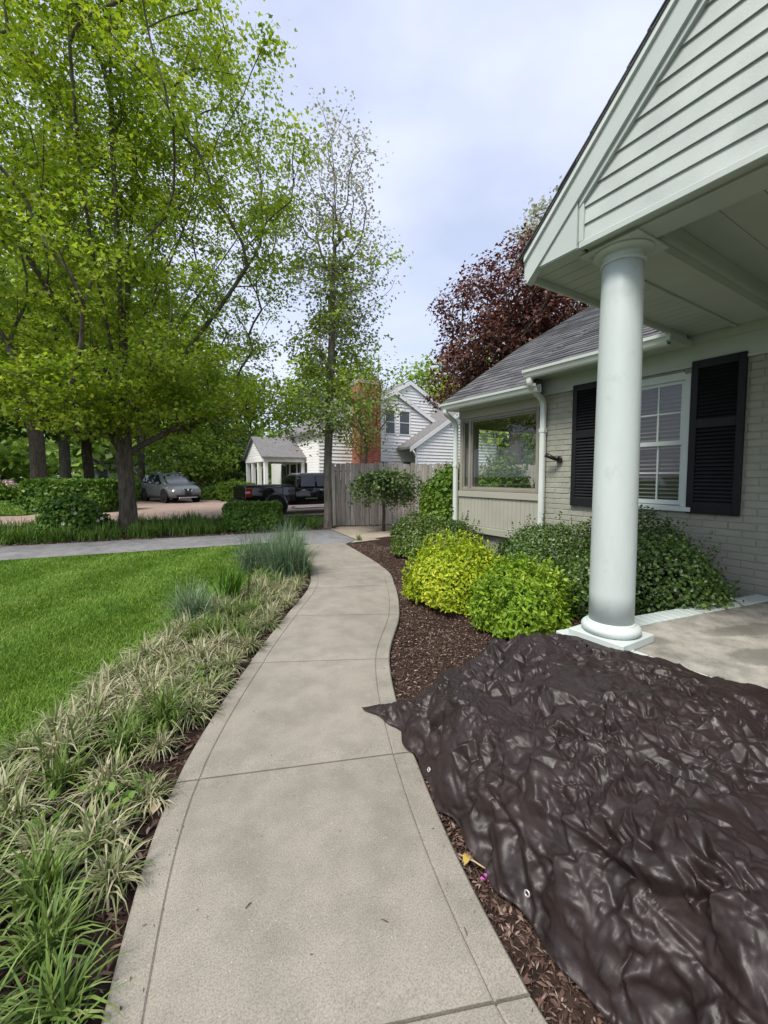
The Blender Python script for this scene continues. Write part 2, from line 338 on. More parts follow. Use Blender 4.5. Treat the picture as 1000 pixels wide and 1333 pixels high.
def slab(i0, i1, gap0, gap1):
    vs = []; fs = []; rows = list(range(i0, i1 + 1)); nrow = 0
    for q, i in enumerate(rows):
        a, b = LL[i].copy(), RR[i].copy()
        if q == 0 and gap0: a = a.lerp(LL[i + 1], gap0 / (LL[i + 1] - LL[i]).length); b = b.lerp(RR[i + 1], gap0 / (RR[i + 1] - RR[i]).length)
        if q == len(rows) - 1 and gap1: a = a.lerp(LL[i - 1], gap1 / (LL[i - 1] - LL[i]).length); b = b.lerp(RR[i - 1], gap1 / (RR[i - 1] - RR[i]).length)
        w = (b - a).length; d = (b - a) / w; row = []
        edge = .006 if q in (0, len(rows) - 1) else 0
        for m, z in PROF: row.append(a + d * m + Vector((0, 0, z - edge * (z > 0))))
        for k in range(1, 6): row.append(a.lerp(b, .118 / w + (1 - .236 / w) * k / 6) + Vector((0, 0, .0215 - edge)))
        for m, z in reversed(PROF): row.append(b - d * m + Vector((0, 0, z - edge * (z > 0))))
        vs += row; nrow = len(row)
    for q in range(len(rows) - 1):
        for k in range(nrow - 1): fs.append((q * nrow + k, q * nrow + k + 1, (q + 1) * nrow + k + 1, (q + 1) * nrow + k))
    b2 = (len(rows) - 1) * nrow
    # end faces down to the bed
    for base, flip in ((0, 0), (b2, 1)):
        lo = len(vs); vs += [Vector((vs[base + k].x, vs[base + k].y, -.06)) for k in range(nrow)]
        for k in range(nrow - 1): fs.append((base + k, lo + k, lo + k + 1, base + k + 1))
    return MB().add(vs, fs)
for j in range(len(WL) - 1):
    o = slab(j * NS, (j + 1) * NS, .005 if j else 0, .005).build('slab', M['walk'], walk)
    if j == len(WL) - 2: pass

# right edge of the walk as a function of Y, and the planted bed that climbs a little towards the house
RY = np.array([p.y for p in RR]); RX = np.array([p.x for p in RR]); LY = np.array([p.y for p in LL]); LX = np.array([p.x for p in LL])
def walkR(y): return np.interp(y, RY, RX)
def walkL(y): return np.interp(y, LY, LX)
def sstep(a, b, x):
    t = np.clip((np.asarray(x, float) - a) / (b - a), 0, 1); return t * t * (3 - 2 * t)
def bed_z(x, y):
    d = np.asarray(x) - walkR(y); n = .02 * np.sin(3.1 * np.asarray(x) + 1.3 * np.asarray(y)) + .015 * np.sin(5.3 * np.asarray(y) - 2.1 * np.asarray(x))
    return -.022 + .2 * sstep(0, 2.4, d) * (1 - sstep(5.5, 8, y)) + n * sstep(0, .3, d)
ny, nx = 90, 30; V = []; F = []
ys = np.linspace(-1.5, 8.3, ny)
for y in ys:
    x0 = float(walkR(y)) - .02; x1 = 4.76 if y < 5.3 else 6.8 + .0 * y
    for k in range(nx):
        x = x0 + (x1 - x0) * k / (nx - 1); V.append((x, y, float(bed_z(x, y))))
F = [(j * nx + i, j * nx + i + 1, (j + 1) * nx + i + 1, (j + 1) * nx + i) for j in range(ny - 1) for i in range(nx - 1)]
o = MB().add(V, F, True).build('mulch_bed', M['soil'], kind='structure')

def chips(name, pts, size, mat, lift=.006):
    """bent splinters of bark lying every way"""
    n = len(pts); L = RNG.uniform(.35, 1.25, n) * size; Wd = L * RNG.uniform(.16, .42, n)
    az = RNG.uniform(0, 2 * np.pi, n); tilt = RNG.normal(0, .32, n); roll = RNG.normal(0, .45, n)
    d = np.stack([np.cos(az) * np.cos(tilt), np.sin(az) * np.cos(tilt), np.sin(tilt)], 1)
    s = np.stack([-np.sin(az) * np.cos(roll), np.cos(az) * np.cos(roll), np.sin(roll)], 1); u = np.cross(d, s)
    p = pts + np.array([0, 0, 1]) * (lift + RNG.uniform(0, lift * 1.5, n))[:, None]
    a = d * L[:, None] / 2; w = s * Wd[:, None] / 2; h = u * (Wd * .35)[:, None]
    V = np.stack([p - a, p - a * .3 + w + h * .4, p + a, p - w * .9 + a * .2 + h * .4, p + h * 1.2], 1).reshape(-1, 3)
    b = (np.arange(n) * 5)[:, None]
    F = np.concatenate([b + np.array(t) for t in ([0, 3, 4], [3, 2, 4], [2, 1, 4], [1, 0, 4])], 0)
    return tag(obj(name, np_mesh(name, V, [F], mat)), kind='stuff')
def bed_pts(n, y0, y1, xmax):
    y = RNG.uniform(y0, y1, n); x0 = walkR(y) + .012; x = x0 + (np.minimum(xmax, 4.68) - x0) * RNG.uniform(0, 1, n)
    return np.stack([x, y, bed_z(x, y)], 1)
P = np.concatenate([bed_pts(31000, 1.3, 4.6, 3.9), bed_pts(14000, 4.2, 8.3, 4.6), bed_pts(9000, -.2, 1.6, 1.45)])
y = RNG.uniform(5.35, 8.3, 3500); x = RNG.uniform(4.6, 6.6, 3500); P = np.concatenate([P, np.stack([x, y, bed_z(x, y)], 1)])
tag(chips('mulch', P, .030, M['mulch']), 'dark brown bark mulch between the walkway and the house', 'mulch')

wy = RNG.uniform(.4, 7.5, 420); wf = np.where(RNG.uniform(0, 1, 420) < .72, np.abs(RNG.normal(0, .07, 420)), RNG.uniform(0, 1, 420)); wf = np.where(RNG.uniform(0, 1, 420) < .4, 1 - wf, wf); wx = walkL(wy) + (walkR(wy) - walkL(wy)) * np.clip(wf, .005, .995)
tag(chips('walk_grit', np.stack([wx, wy, np.full(420, .0205)], 1), .012, M['mulch'], .0015), 'bits of bark and grit scattered along the walkway edges', 'debris')
# planted border on the left of the walk
BL = [(-1.9, -1.5), (-1.55, .2), (-1.05, 1.4), (-.62, 2.5), (-.12, 3.45), (.48, 4.3), (1.02, 5.1), (1.42, 5.95), (1.75, 6.8), (2.1, 7.7), (2.4, 8.5)]
BLY = np.array([p[1] for p in BL]); BLX = np.array([p[0] for p in BL])
def bordL(y): return np.interp(y, BLY, BLX)
ny = 60; V = []
for y in np.linspace(-1.5, 8.35, ny): V += [(float(bordL(y)) - .05, y, -.018), (float(bordL(y) + walkL(y)) / 2, y, .01), (float(walkL(y)) + .02, y, -.018)]
MB().add(V, [(j * 3 + i, j * 3 + i + 1, j * 3 + i + 4, j * 3 + i + 3) for j in range(ny - 1) for i in range(2)], True).build('planting_border', M['soil'], kind='structure')
y = RNG.uniform(.3, 8.0, 6500); f = RNG.uniform(0, 1, 6500) ** .6; x = bordL(y) + (walkL(y) - .012 - bordL(y)) * f
tag(chips('bark_litter', np.stack([x, y, -.015 + .02 * np.sin(np.pi * f)], 1), .05, M['mulch']), 'bark litter under the grassy border plants', 'mulch')

# lawn, drives, street
MB().add([(-14, -3, -.012)] + [(-14, 10.6, -.012), (-2.05, 9.46, -.012), (2.32, 8.86, -.012)] + [(float(bordL(y)), y, -.012) for y in np.linspace(8.5, -3, 30)], [tuple(range(34))]).build('lawn', M['turf'], kind='structure')
sheet('driveway', [(-14, 10.9), (-2.0, 9.55), (3.05, 8.92), (3.28, 8.42), (3.30, 8.02), (3.98, 7.98), (4.42, 8.35), (4.72, 10.42), (2.2, 10.75), (-2.2, 11.45), (-14, 13.2)], -.004, M['asphalt'])
sheet('concrete_pad', [(4.43, 8.34), (4.1, 8.0), (6.9, 8.32), (12, 8.3), (12, 9.6), (5.2, 10.86), (4.73, 10.44)], .004, M['pad'])
sheet('parking_court', [(-14, 17.5), (-5, 16.2), (-2.4, 16.0), (.2, 16.2), (3.2, 15.0), (12, 14.2), (12, 19.5), (7.2, 21), (5.0, 24.5), (4.2, 31), (-.4, 31), (-1.3, 24.5), (-3.2, 20.2), (-14, 20.8)], -.02, M['court'])
sheet('street', [(-120, 52), (-6, 47), (-2, 47), (60, 44), (60, 51), (-120, 60)], -.025, M['road'])
sheet('far_lawn', [(-60, 21.3), (-3.4, 20.7), (-1.8, 24.5), (-1.1, 31), (-2, 46), (-60, 50)], -.03, M['turf'])
# dark bare soil and litter under the hedge, groundcover and maple
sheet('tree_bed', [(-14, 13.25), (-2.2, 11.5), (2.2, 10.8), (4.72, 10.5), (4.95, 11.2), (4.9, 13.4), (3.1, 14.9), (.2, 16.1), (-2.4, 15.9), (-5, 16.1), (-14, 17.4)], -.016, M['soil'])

# ================================================================== THE HOUSE
house = empty('house', (4.7, 2.5, 0), 'low house of painted olive brick with black shutters and a white columned porch', 'house')
XW = 4.7
# --- brick front wall (backing with the window opening) and its bricks
YW0, YW1, ZS, ZH = 1.91, 2.70, 1.15, 2.45
wall = MB()
wall.box(XW + .006, 4.92, -4, YW0, 0, 2.72).box(XW + .006, 4.92, YW1, 3.60, 0, 2.72).box(XW + .006, 4.92, YW0, YW1, 0, ZS).box(XW + .006, 4.92, YW0, YW1, ZH, 2.72)
wall = wall.build('wall', M['mortar'], house)
CH, BLn = .0677, .2032
bm_full = MB().box(-.045, 0, -.0965, .0965, -.0288, .0288, .003).mesh('brick', M['brickpaint'])
cache = {}
def brick_mesh(l):
    k = round(l, 2)
    if k not in cache: cache[k] = MB().box(-.045, 0, -k / 2, k / 2, -.0288, .0288, .003).mesh('brick', M['brickpaint'])
    return cache[k]
for c in range(5, 37):
    z = .012 + CH * (c + .5)
    if z > 2.5: break
    y = .95 + (BLn / 2 if c % 2 else 0)
    while y < 3.58:
        a, b = y + .005, min(y + BLn - .005, 3.585); y += BLn
        segs = [(a, b)]
        if ZS - .06 < z < ZH + .03: segs = [s for s in ((a, min(b, YW0 - .004)), (max(a, YW1 + .004), b)) if s[1] - s[0] > .03]
        for a2, b2 in segs:
            if b2 - a2 < .03: continue
            me = bm_full if abs(b2 - a2 - .193) < .004 else brick_mesh(b2 - a2)
            o = link(bpy.data.objects.new('brick', me)); o.parent = wall
            o.location = (XW + .047 - random.uniform(0, .004), (a2 + b2) / 2, z + random.uniform(-.001, .001)); o.rotation_euler = (random.uniform(-.006, .006), 0, random.uniform(-.012, .012))
# --- other shell: bay section, back and side walls, rooms
MB().box(4.74, 4.92, 3.602, 5.2, 0, .56).box(4.9, 9.6, 5.12, 5.2, 0, 1.15).box(4.72, 4.98, 5.121, 5.2, 1.15, 2.46).box(6.9, 9.6, 5.121, 5.2, 1.15, 2.46).box(4.98, 6.9, 5.121, 5.2, 2.3, 2.46).build('side_wall', M['baypanel'], house)
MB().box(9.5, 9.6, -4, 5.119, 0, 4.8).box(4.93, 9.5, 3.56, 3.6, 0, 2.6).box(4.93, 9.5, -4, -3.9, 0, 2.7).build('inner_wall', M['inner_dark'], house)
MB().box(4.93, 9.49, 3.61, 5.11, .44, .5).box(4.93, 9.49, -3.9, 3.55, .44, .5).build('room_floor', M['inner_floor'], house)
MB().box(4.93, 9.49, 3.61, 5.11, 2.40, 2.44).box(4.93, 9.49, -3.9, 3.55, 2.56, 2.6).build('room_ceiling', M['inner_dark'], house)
# --- double-hung window: casing, two sashes each of 3 x 2 panes, blind, sill
win = MB().box(XW - .012, XW + .09, YW0 - .005, YW0 + .045, ZS, ZH).box(XW - .012, XW + .09, YW1 - .045, YW1 + .005, ZS, ZH).box(XW - .012, XW + .09, YW0 + .045, YW1 - .045, ZH - .05, ZH + .02).build('window', M['white'], house)
MB().prism([(XW - .05, ZS - .045), (XW + .1, ZS - .045), (XW + .1, ZS + .012), (XW - .05, ZS - .005)], 'y', YW0 - .06, YW1 + .06).build('sill', M['white'], win)
zm = (ZS + ZH - .05) / 2 + .02
for (za, zb, xs) in ((ZS + .012, zm, XW + .035), (zm - .03, ZH - .05, XW + .012)):
    ya, yb = YW0 + .045, YW1 - .045; st = .035
    MB().box(xs, xs + .03, ya, ya + st, za, zb).box(xs, xs + .03, yb - st, yb, za, zb).box(xs, xs + .03, ya + st, yb - st, za, za + .045).box(xs, xs + .03, ya + st, yb - st, zb - .035, zb).build('sash', M['white'], win)
    y0, y1, z0, z1 = ya + st, yb - st, za + .045, zb - .035
    for k in (1, 2): yy = y0 + (y1 - y0) * k / 3; MB().box(xs + .004, xs + .026, yy - .008, yy + .008, z0, z1).build('muntin', M['white'], win)
    zz = (z0 + z1) / 2; MB().box(xs + .002, xs + .028, y0, y1, zz - .008, zz + .008).build('muntin', M['white'], win)
    for k in range(3):
        for q in range(2):
            a, b = y0 + (y1 - y0) * k / 3, y0 + (y1 - y0) * (k + 1) / 3; c, d = z0 + (z1 - z0) * q / 2, z0 + (z1 - z0) * (q + 1) / 2
            g = MB().add([(xs + .014 + random.uniform(-.0015, .0015), u, v) for u, v in ((a, c), (b, c), (b, d), (a, d))], [(0, 1, 2, 3)]); g.build('pane', M['glass'], win)
bl = MB(); z = ZS + .03
while z < ZH - .03:
    bl.add([(XW + .10, YW0 + .03, z), (XW + .10, YW1 - .03, z), (XW + .135, YW1 - .03, z + .018), (XW + .135, YW0 + .03, z + .018)], [(0, 1, 2, 3)]); z += .043
bl.build('blind', M['blind'], win, kind='stuff')
MB().box(XW + .16, XW + .165, YW0, YW1, ZS, ZH).build('dark_room_sheet', M['inner_dark'], win)  # dark sheet behind the blind stands for the unlit room
# --- louvred shutters
def shutter(y0):
    y1 = y0 + .42; z0, z1 = 1.09, 2.55; x0, x1 = XW - .042, XW - .006
    s = MB().box(x0, x1, y0, y0 + .058, z0, z1, .004).box(x0, x1, y1 - .058, y1, z0, z1, .004)
    zmid = z1 - .60
    for a, b in ((z0 + .001, z0 + .095), (zmid - .04, zmid + .04), (z1 - .075, z1 - .001)): s.box(x0 + .002, x1, y0 + .058, y1 - .058, a, b)
    s.box(x1 - .004, x1 - .001, y0 + .05, y1 - .05, z0 + .09, z1 - .07)
    s = s.build('shutter', M['shutter'], house)
    lm = None
    for a, b, n in ((z0 + .095, zmid - .04, 20), (zmid + .04, z1 - .075, 14)):
        for k in range(n):
            z = a + (b - a) * (k + .5) / n
            if lm is None: lm = MB().prism([(-.015, -.020), (-.011, -.023), (.013, .012), (.009, .015)], 'y', -.151, .151).mesh('louvre_slat', M['shutter'])
            o = link(bpy.data.objects.new('louvre_slat', lm)); o.parent = s; o.location = (x0 + .02, (y0 + y1) / 2, z)
shutter(1.472); shutter(2.725)
# --- picture window of the bay: frame, panes, panel boards below, trim
pw = MB()
xs0, xs1 = XW - .02, XW + .07
for a, b, c, d in ((3.64, 3.685, 1.22, 2.37), (4.93, 4.975, 1.267, 2.325), (5.115, 5.16, 1.22, 2.37)): pw.box(xs0, xs1, a, b, c, d, .004)
for a, b in ((3.685, 4.93), (4.975, 5.115)): pw.box(xs0 + .003, xs1, a, b, 1.22, 1.265, .004).box(xs0 + .003, xs1, a, b, 2.325, 2.37, .004)
pw.box(xs0 + .003, xs1, 4.93, 4.975, 1.221, 1.266).box(xs0 + .003, xs1, 4.93, 4.975, 2.326, 2.369)
pw = pw.build('picture_window', M['bayframe'], house)
for a, b in ((3.685, 4.93), (4.975, 5.115)):
    MB().box(xs0 + .025, xs0 + .05, a, a + .018, 1.265, 2.325).box(xs0 + .025, xs0 + .05, b - .018, b, 1.265, 2.325).box(xs0 + .026, xs0 + .049, a + .018, b - .018, 1.265, 1.285).box(xs0 + .026, xs0 + .049, a + .018, b - .018, 2.305, 2.325).build('inner_frame', M['bayframe'], pw)
    MB().add([(xs0 + .04, u, v) for u, v in ((a, 1.265), (b, 1.265), (b, 2.325), (a, 2.325))], [(0, 1, 2, 3)]).build('pane', M['glass'], pw)
sw = MB().box(5.0, 5.06, 5.13, 5.19, 1.15, 2.3).box(6.84, 6.9, 5.13, 5.19, 1.15, 2.3).box(5.06, 6.84, 5.13, 5.19, 1.15, 1.21).box(5.06, 6.84, 5.13, 5.19, 2.24, 2.3).build('side_window', M['bayframe'], house)
MB().add([(u, 5.16, v) for u, v in ((5.06, 1.21), (6.84, 1.21), (6.84, 2.24), (5.06, 2.24))], [(0, 1, 2, 3)]).build('pane', M['glass'], sw)
bay = MB().box(XW + .012, 4.9, 3.602, 5.2, .56, 1.22).box(XW + .004, 4.9, 3.602, 3.638, 1.22, 2.46).box(XW + .004, 4.72, 5.162, 5.2, 1.22, 2.46).box(XW + .004, 4.9, 3.638, 5.162, 2.372, 2.46).build('bay_wall', M['baypanel'], house)
yb = 3.63; pm = MB().box(-.012, .012, -.036, .036, 0, .45, .003).mesh('panel_board', M['baypanel'])
while yb < 5.16:
    o = link(bpy.data.objects.new('panel_board', pm)); o.parent = bay; o.location = (XW + .006, yb + .037, .665); yb += .0755
MB().box(XW - .03, XW + .01, 3.60, 5.21, 1.12, 1.215, .004).build('apron_rail', M['baypanel'], bay)
MB().box(XW - .045, XW + .03, 3.60, 5.215, .56, .66, .004).build('base_rail', M['baypanel'], bay)
MB().box(XW - .012, XW + .003, 3.60, 5.21, 2.375, 2.50).build('header_board', M['baypanel'], bay)
# --- frieze, soffits, gutters, downspouts
MB().box(XW - .02, XW + .004, -2, 3.60, 2.52, 2.715, .003).box(XW - .02, XW + .004, -2, 1.95, 2.715, 2.99).box(XW - .03, XW - .021, -2, 3.60, 2.50, 2.525, .002).build('frieze_board', M['trim'], house)
def soffit(name, x0, x1, y0, y1, z, along, step=.13, vents=True):
    """tongued panels, each a strip of its own, small vent slots between"""
    root = MB().box(x0, x1, y0, y1, z + .006, z + .012).build(name, M['trim'], house)
    n = max(1, int(round(((y1 - y0) if along == 'y' else (x1 - x0)) / step)))
    for k in range(n):
        if along == 'y': a = y0 + (y1 - y0) * k / n; b = y0 + (y1 - y0) * (k + 1) / n; m = MB().box(x0 + .002, x1 - .002, a + .0025, b - .0025, z, z + .0055)
        else: a = x0 + (x1 - x0) * k / n; b = x0 + (x1 - x0) * (k + 1) / n; m = MB().box(a + .0025, b - .0025, y0 + .002, y1 - .002, z, z + .0055)
        m.build('soffit_panel', M['trim'], root)
    return root
soffit('main_soffit', 4.36, 4.68, 1.93, 3.56, 2.70, 'y', .16)
MB().box(4.235, 4.69, 1.90, 1.943, 2.69, 2.7545).build('eave_end', M['trim'], house)
soffit('bay_soffit', 4.46, 4.70, 3.57, 5.24, 2.50, 'y', .16)
def gutter(y0, y1, x, z, w=.12, h=.10):
    g = [(x + w, z), (x + w, z - h), (x + w * .42, z - h), (x + w * .30, z - h * .82), (x + .02, z - h * .42), (x + .004, z - h * .3), (x, z), (x + .012, z), (x + .014, z - .02), (x + w * .3, z - h * .72), (x + w * .5, z - h + .008), (x + w - .008, z - h + .008), (x + w - .008, z)]
    return MB().prism(g, 'y', y0, y1).build('gutter', M['gutter'], house)
gutter(1.945, 3.56, 4.235, 2.765); gutter(3.44, 5.27, 4.335, 2.602)
MB().prism([(4.235, 2.765), (4.355, 2.765), (4.355, 2.665), (4.285, 2.665), (4.237, 2.73)], 'y', 3.561, 3.567).build('gutter_cap', M['gutter'], house)
MB().prism([(4.335, 2.602), (4.455, 2.602), (4.455, 2.502), (4.385, 2.502), (4.337, 2.567)], 'y', 5.271, 5.277).build('gutter_cap', M['gutter'], house)
def downspout(path, band):
    pts = cr_pts(path[:-1], 5) + [Vector(path[-1])]
    prof = [(-.036, -.0), (.036, 0)]
    m = MB(); vs = []; fs = []
    for i, p in enumerate(pts):
        d = (pts[min(i + 1, len(pts) - 1)] - pts[max(i - 1, 0)]).normalized(); u = Vector((0, 1, 0)) - d * d.y; u.normalize(); w = d.cross(u)
        for a, b in ((-1, -.5), (-.8, -1), (.8, -1), (1, -.5), (1, .5), (.8, 1), (-.8, 1), (-1, .5)): vs.append(p + u * a * .036 + w * b * .028)
    n = 8
    for i in range(len(pts) - 1):
        for k in range(n): fs.append((i * n + k, i * n + (k + 1) % n, (i + 1) * n + (k + 1) % n, (i + 1) * n + k))
    m.add(vs, fs, False); o = m.build('downspout', M['gutter'], house)
    for z in band: MB().box(path[-1][0] - .033, path[-1][0] + .033, path[-1][1] - .041, path[-1][1] + .041, z, z + .05, .003).build('strap', M['gutter'], o)
downspout([(4.31, 3.50, 2.68), (4.32, 3.505, 2.60), (4.44, 3.52, 2.52), (4.60, 3.545, 2.44), (4.645, 3.55, 2.36), (4.645, 3.55, 2.25), (4.645, 3.55, .22)], (2.02, .7))
downspout([(4.40, 5.215, 2.52), (4.405, 5.215, 2.46), (4.50, 5.218, 2.40), (4.60, 5.222, 2.34), (4.635, 5.225, 2.27), (4.635, 5.225, 2.2), (4.635, 5.225, .2)], (1.6,))
# --- main roof: deck and shingle courses
roof = MB()
def rz_main(x): return 2.775 + .56 * (x - 4.28)
def rz_bay(x): return 2.615 + .645 * (x - 4.38) if x < 6.2 else rz_main(x) + (2.615 + .645 * 1.82 - rz_main(6.2))
def deck(prof, y0, y1): roof.prism([(x, z - .012) for x, z in prof] + [(x, z - .09) for x, z in reversed(prof)], 'y', y0, y1)
deck([(4.30, rz_main(4.30)), (5.0, rz_main(5.0)), (9.4, rz_main(9.4))], 1.945, 3.56)
deck([(4.40, rz_bay(4.40)), (6.2, rz_bay(6.2)), (9.4, rz_bay(9.4))], 3.561, 5.27)
deck([(4.8, rz_main(4.8)), (9.4, rz_main(9.4))], -4.1, 1.944)
deck([(9.4, rz_main(9.4)), (14, rz_main(9.4) - 2.6)], -4.1, 5.27)
roof = roof.build('roof', M['shingle'], house)
MB().prism([(4.40, rz_bay(4.40) - .10), (4.40, rz_bay(4.40) - .02), (6.2, rz_bay(6.2) - .02), (9.4, rz_bay(9.4) - .02), (9.4, rz_bay(9.4) - .18), (6.2, rz_bay(6.2) - .18)], 'y', 5.272, 5.295).build('rake_board', M['gutter'], roof)
MB().prism([(4.72, 2.46), (9.5, 2.46), (9.5, rz_bay(9.4) - .1), (6.2, rz_bay(6.2) - .1), (4.72, rz_bay(4.72) - .1)], 'y', 5.12, 5.2).build('gable_end', M['baypanel'], house)
def shingles(zf, xs, xe, yfun, name='shingle'):
    m = MB(); x = xs; c = 0
    while x < xe:
        sl = (zf(x + .05) - zf(x)) / .05; nrm = Vector((-sl, 0, 1)).normalized(); dx = .13 / math.sqrt(1 + sl * sl)
        y0, y1 = yfun(x); y = y0 - random.uniform(0, .25)
        while y < y1:
            w = random.uniform(.16, .36); a, b = max(y, y0), min(y + w - .004, y1); y += w
            if b - a < .02: continue
            j = random.uniform(-.008, .008); t = .013 + random.uniform(-.003, .004)
            lo = Vector((x - .012 + j, 0, zf(x - .012 + j))); hi = Vector((x + dx + .004, 0, zf(x + dx + .004)))
            P0, P1, P2 = lo + nrm * t, hi + nrm * .003, lo - nrm * .004
            m.add([(P0.x, a, P0.z), (P0.x, b, P0.z), (P1.x, b, P1.z), (P1.x, a, P1.z), (P2.x, a, P2.z), (P2.x, b, P2.z)], [(0, 1, 2, 3), (4, 5, 1, 0), (0, 3, 4), (1, 5, 2)])
        x += dx; c += 1
    return m.build(name, M['shingle'], roof, kind='stuff')
shingles(rz_main, 4.27, 9.3, lambda x: (1.95, 3.575) if x < 4.75 else (1.0, 3.575))
shingles(rz_bay, 4.37, 9.3, lambda x: (3.56, 5.30) if x < 6.2 else (3.58, 5.30))
# --- wall spotlight
sc = empty('wall_lamp', (4.66, 3.32, 1.66), 'small black spotlight fixed to the olive brick beside the downspout', 'lamp')
MB().lathe([(.038, 0), (.042, .01), (.042, .022), (.03, .03)], (0, 0, 0), 20, 'x').build('wall_plate', M['black'], None).parent = sc
sc.children[0].location = (.0, 0, 0)
MB().tube([(0, 0, .0), (-.04, .01, .01), (-.06, .03, .02)], .012, 8).build('arm', M['black'], sc, False)
MB().tube([(-.035, .0, .0), (-.075, .06, .035), (-.10, .115, .062)], [.02, .026, .031], 12).build('lamp_head', M['black'], sc, False)

# ================================================================== THE PORCH (part of the house)
XG, YC, ZB = 2.35, .30, 2.80           # gable plane, gable axis, underside of the beams
SL, YT, ZT = .976, 1.93, 2.905         # rake slope, eave tip
def rake(y, off=0): return ZT + SL * (YT - (abs(y - YC) + YC)) - off * math.sqrt(1 + SL * SL)
g = MB()
mi = lambda y: 2 * YC - y
gable = MB().prism([(1.55, ZB + .01), (1.55, rake(1.55, .12)), (YC, rake(YC, .12)), (mi(1.55), rake(1.55, .12)), (mi(1.55), ZB + .01)], 'x', XG + .014, XG + .06).build('gable', M['siding'], house)
z = ZB + .035; EXP = .098
def inner_y(z): return min(1.535, YT - (z - ZT + .165 * math.sqrt(1 + SL * SL)) / SL)
while inner_y(z) > YC + .05:
    z1 = min(z + EXP, rake(YC, .165)); a0, a1 = inner_y(z), max(inner_y(z1 - .002), YC + .001)
    P = [(a0, z), (min(a1, a0), z1)]
    if inner_y(z + 1e-6) >= 1.535 > inner_y(z1): zz = ZT + SL * (YT - 1.535) - .165 * math.sqrt(1 + SL * SL); P = [(1.535, z), (1.535, zz), (a1, z1)]
    poly = P + [(mi(u), v) for u, v in reversed(P)]
    n = len(poly); fx = lambda v: XG - .0095 + .0115 * (v - z) / EXP
    vs = [(fx(v), u, v) for u, v in poly] + [(XG + .0135, u, v) for u, v in poly]
    MB().add(vs, [tuple(range(n)), tuple(range(2 * n - 1, n - 1, -1))] + [(i, i + n, (i + 1) % n + n, (i + 1) % n) for i in range(n)]).build('siding_board', M['siding'], gable)
    z += EXP
# starter strip, corner channel, rake channel, fascia, drip edge, shingle edge
MB().box(XG - .024, XG + .012, mi(1.56), 1.56, ZB - .004, ZB + .034, .004).build('starter_strip', M['trim'], gable)
MB().box(XG - .02, XG + .012, 1.536, 1.566, ZB + .035, rake(1.55, .165) + .01, .004).build('corner_channel', M['trim'], gable)
def band(o0, o1, x0, x1, name, mat, ya=None, par=None):
    ya = YT if ya is None else ya
    for s in (1, -1):
        f = (lambda y: y) if s > 0 else mi
        a = ya
        P = [(f(a), rake(a, o0)), (YC + s * .001, rake(YC, o0)), (YC + s * .001, rake(YC, o1)), (f(a), rake(a, o1))]
        MB().prism(P, 'x', x0, x1).build(name, mat, par or gable)
band(.135, .165, XG - .026, XG + .013, 'rake_channel', M['trim'], 1.56)
band(.022, .137, XG - .045, XG + .01, 'rake_board', M['trim'], YT - .012)
band(.0, .026, XG - .062, XG + .008, 'drip_edge', M['gutter'], YT)
MB().prism([(1.567, ZB + .004), (YT - .012, ZB + .004), (YT - .012, rake(YT - .012, .138)) if rake(YT - .012, .138) > ZB + .004 else (YT - .013, ZB + .006), (1.567, rake(1.567, .138))], 'x', XG - .032, XG + .01).build('eave_return', M['trim'], gable)
# porch roof: deck, shingle courses that show at the edge
pr = MB()
for s in (1, -1):
    f = (lambda y: y) if s > 0 else mi
    top = [(XG - .07, f(YT + .02), rake(YT + .02)), (4.66, f(YT + .02), rake(YT + .02)), (7.45, YC, rake(YC)), (XG - .07, YC, rake(YC))]
    vs = [(x, y, z + .016) for x, y, z in top] + [(x, y, z + .002) for x, y, z in top]
    pr.add(vs, [(0, 1, 2, 3), (7, 6, 5, 4)] + [(i, i + 4, (i + 1) % 4 + 4, (i + 1) % 4) for i in range(4)])
pr = pr.build('porch_roof', M['shingle'], house)
ps = MB(); k = 0; yy = YT + .035
while yy > YC + .08:
    for s in (1, -1):
        f = (lambda y: y) if s > 0 else mi
        x = XG - .074 - random.uniform(0, .008); nx_ = 0
        while nx_ < 9:
            w = random.uniform(.2, .33); y2 = max(yy - .115, YC)
            vs = [(x, f(yy), rake(yy) + .027), (x + w, f(yy), rake(yy) + .027), (x + w, f(y2), rake(y2) + .020), (x, f(y2), rake(y2) + .020)]
            vs += [(a, b, c - .008) for a, b, c in vs]
            ps.add(vs, [(0, 1, 2, 3), (7, 6, 5, 4)] + [(i, i + 4, (i + 1) % 4 + 4, (i + 1) % 4) for i in range(4)]); x += w + .003; nx_ += 1
    yy -= .098
ps.build('porch_shingle', M['shingle'], pr, kind='stuff')
# eave: fascia, soffit; beams, ceiling
for s in (1, -1):
    f = (lambda y: y) if s > 0 else mi
    MB().box(XG - .04, 4.6, f(YT - .011), f(YT + .012), ZB - .045, ZT - .005, .003).build('eave_fascia', M['trim'], house)
soffit('porch_soffit', XG - .03, 4.66, 1.56, YT - .012, ZB - .002, 'x', .115)
MB().box(XG + .0605, 4.67, 1.30, 1.552, ZB - .004, 3.0).build('side_beam', M['trim'], house); MB().box(XG + .0605, 4.67, mi(1.552), mi(1.30), ZB - .004, 3.0).build('side_beam', M['trim'], house)
MB().box(XG + .0604, XG + .25, mi(1.299), 1.299, ZB - .002, 3.0).build('front_beam', M['trim'], house)
for a, b, c, d in ((XG + .252, 4.68, 1.272, 1.298), ): MB().box(a, b, c, d, ZB + .05, ZB + .075).box(a, b, c + .012, d, ZB + .076, ZB + .10).build('beam_moulding', M['trim'], house)
MB().box(XG + .251, XG + .275, mi(1.27), 1.27, ZB + .052, ZB + .077).build('beam_moulding', M['trim'], house)
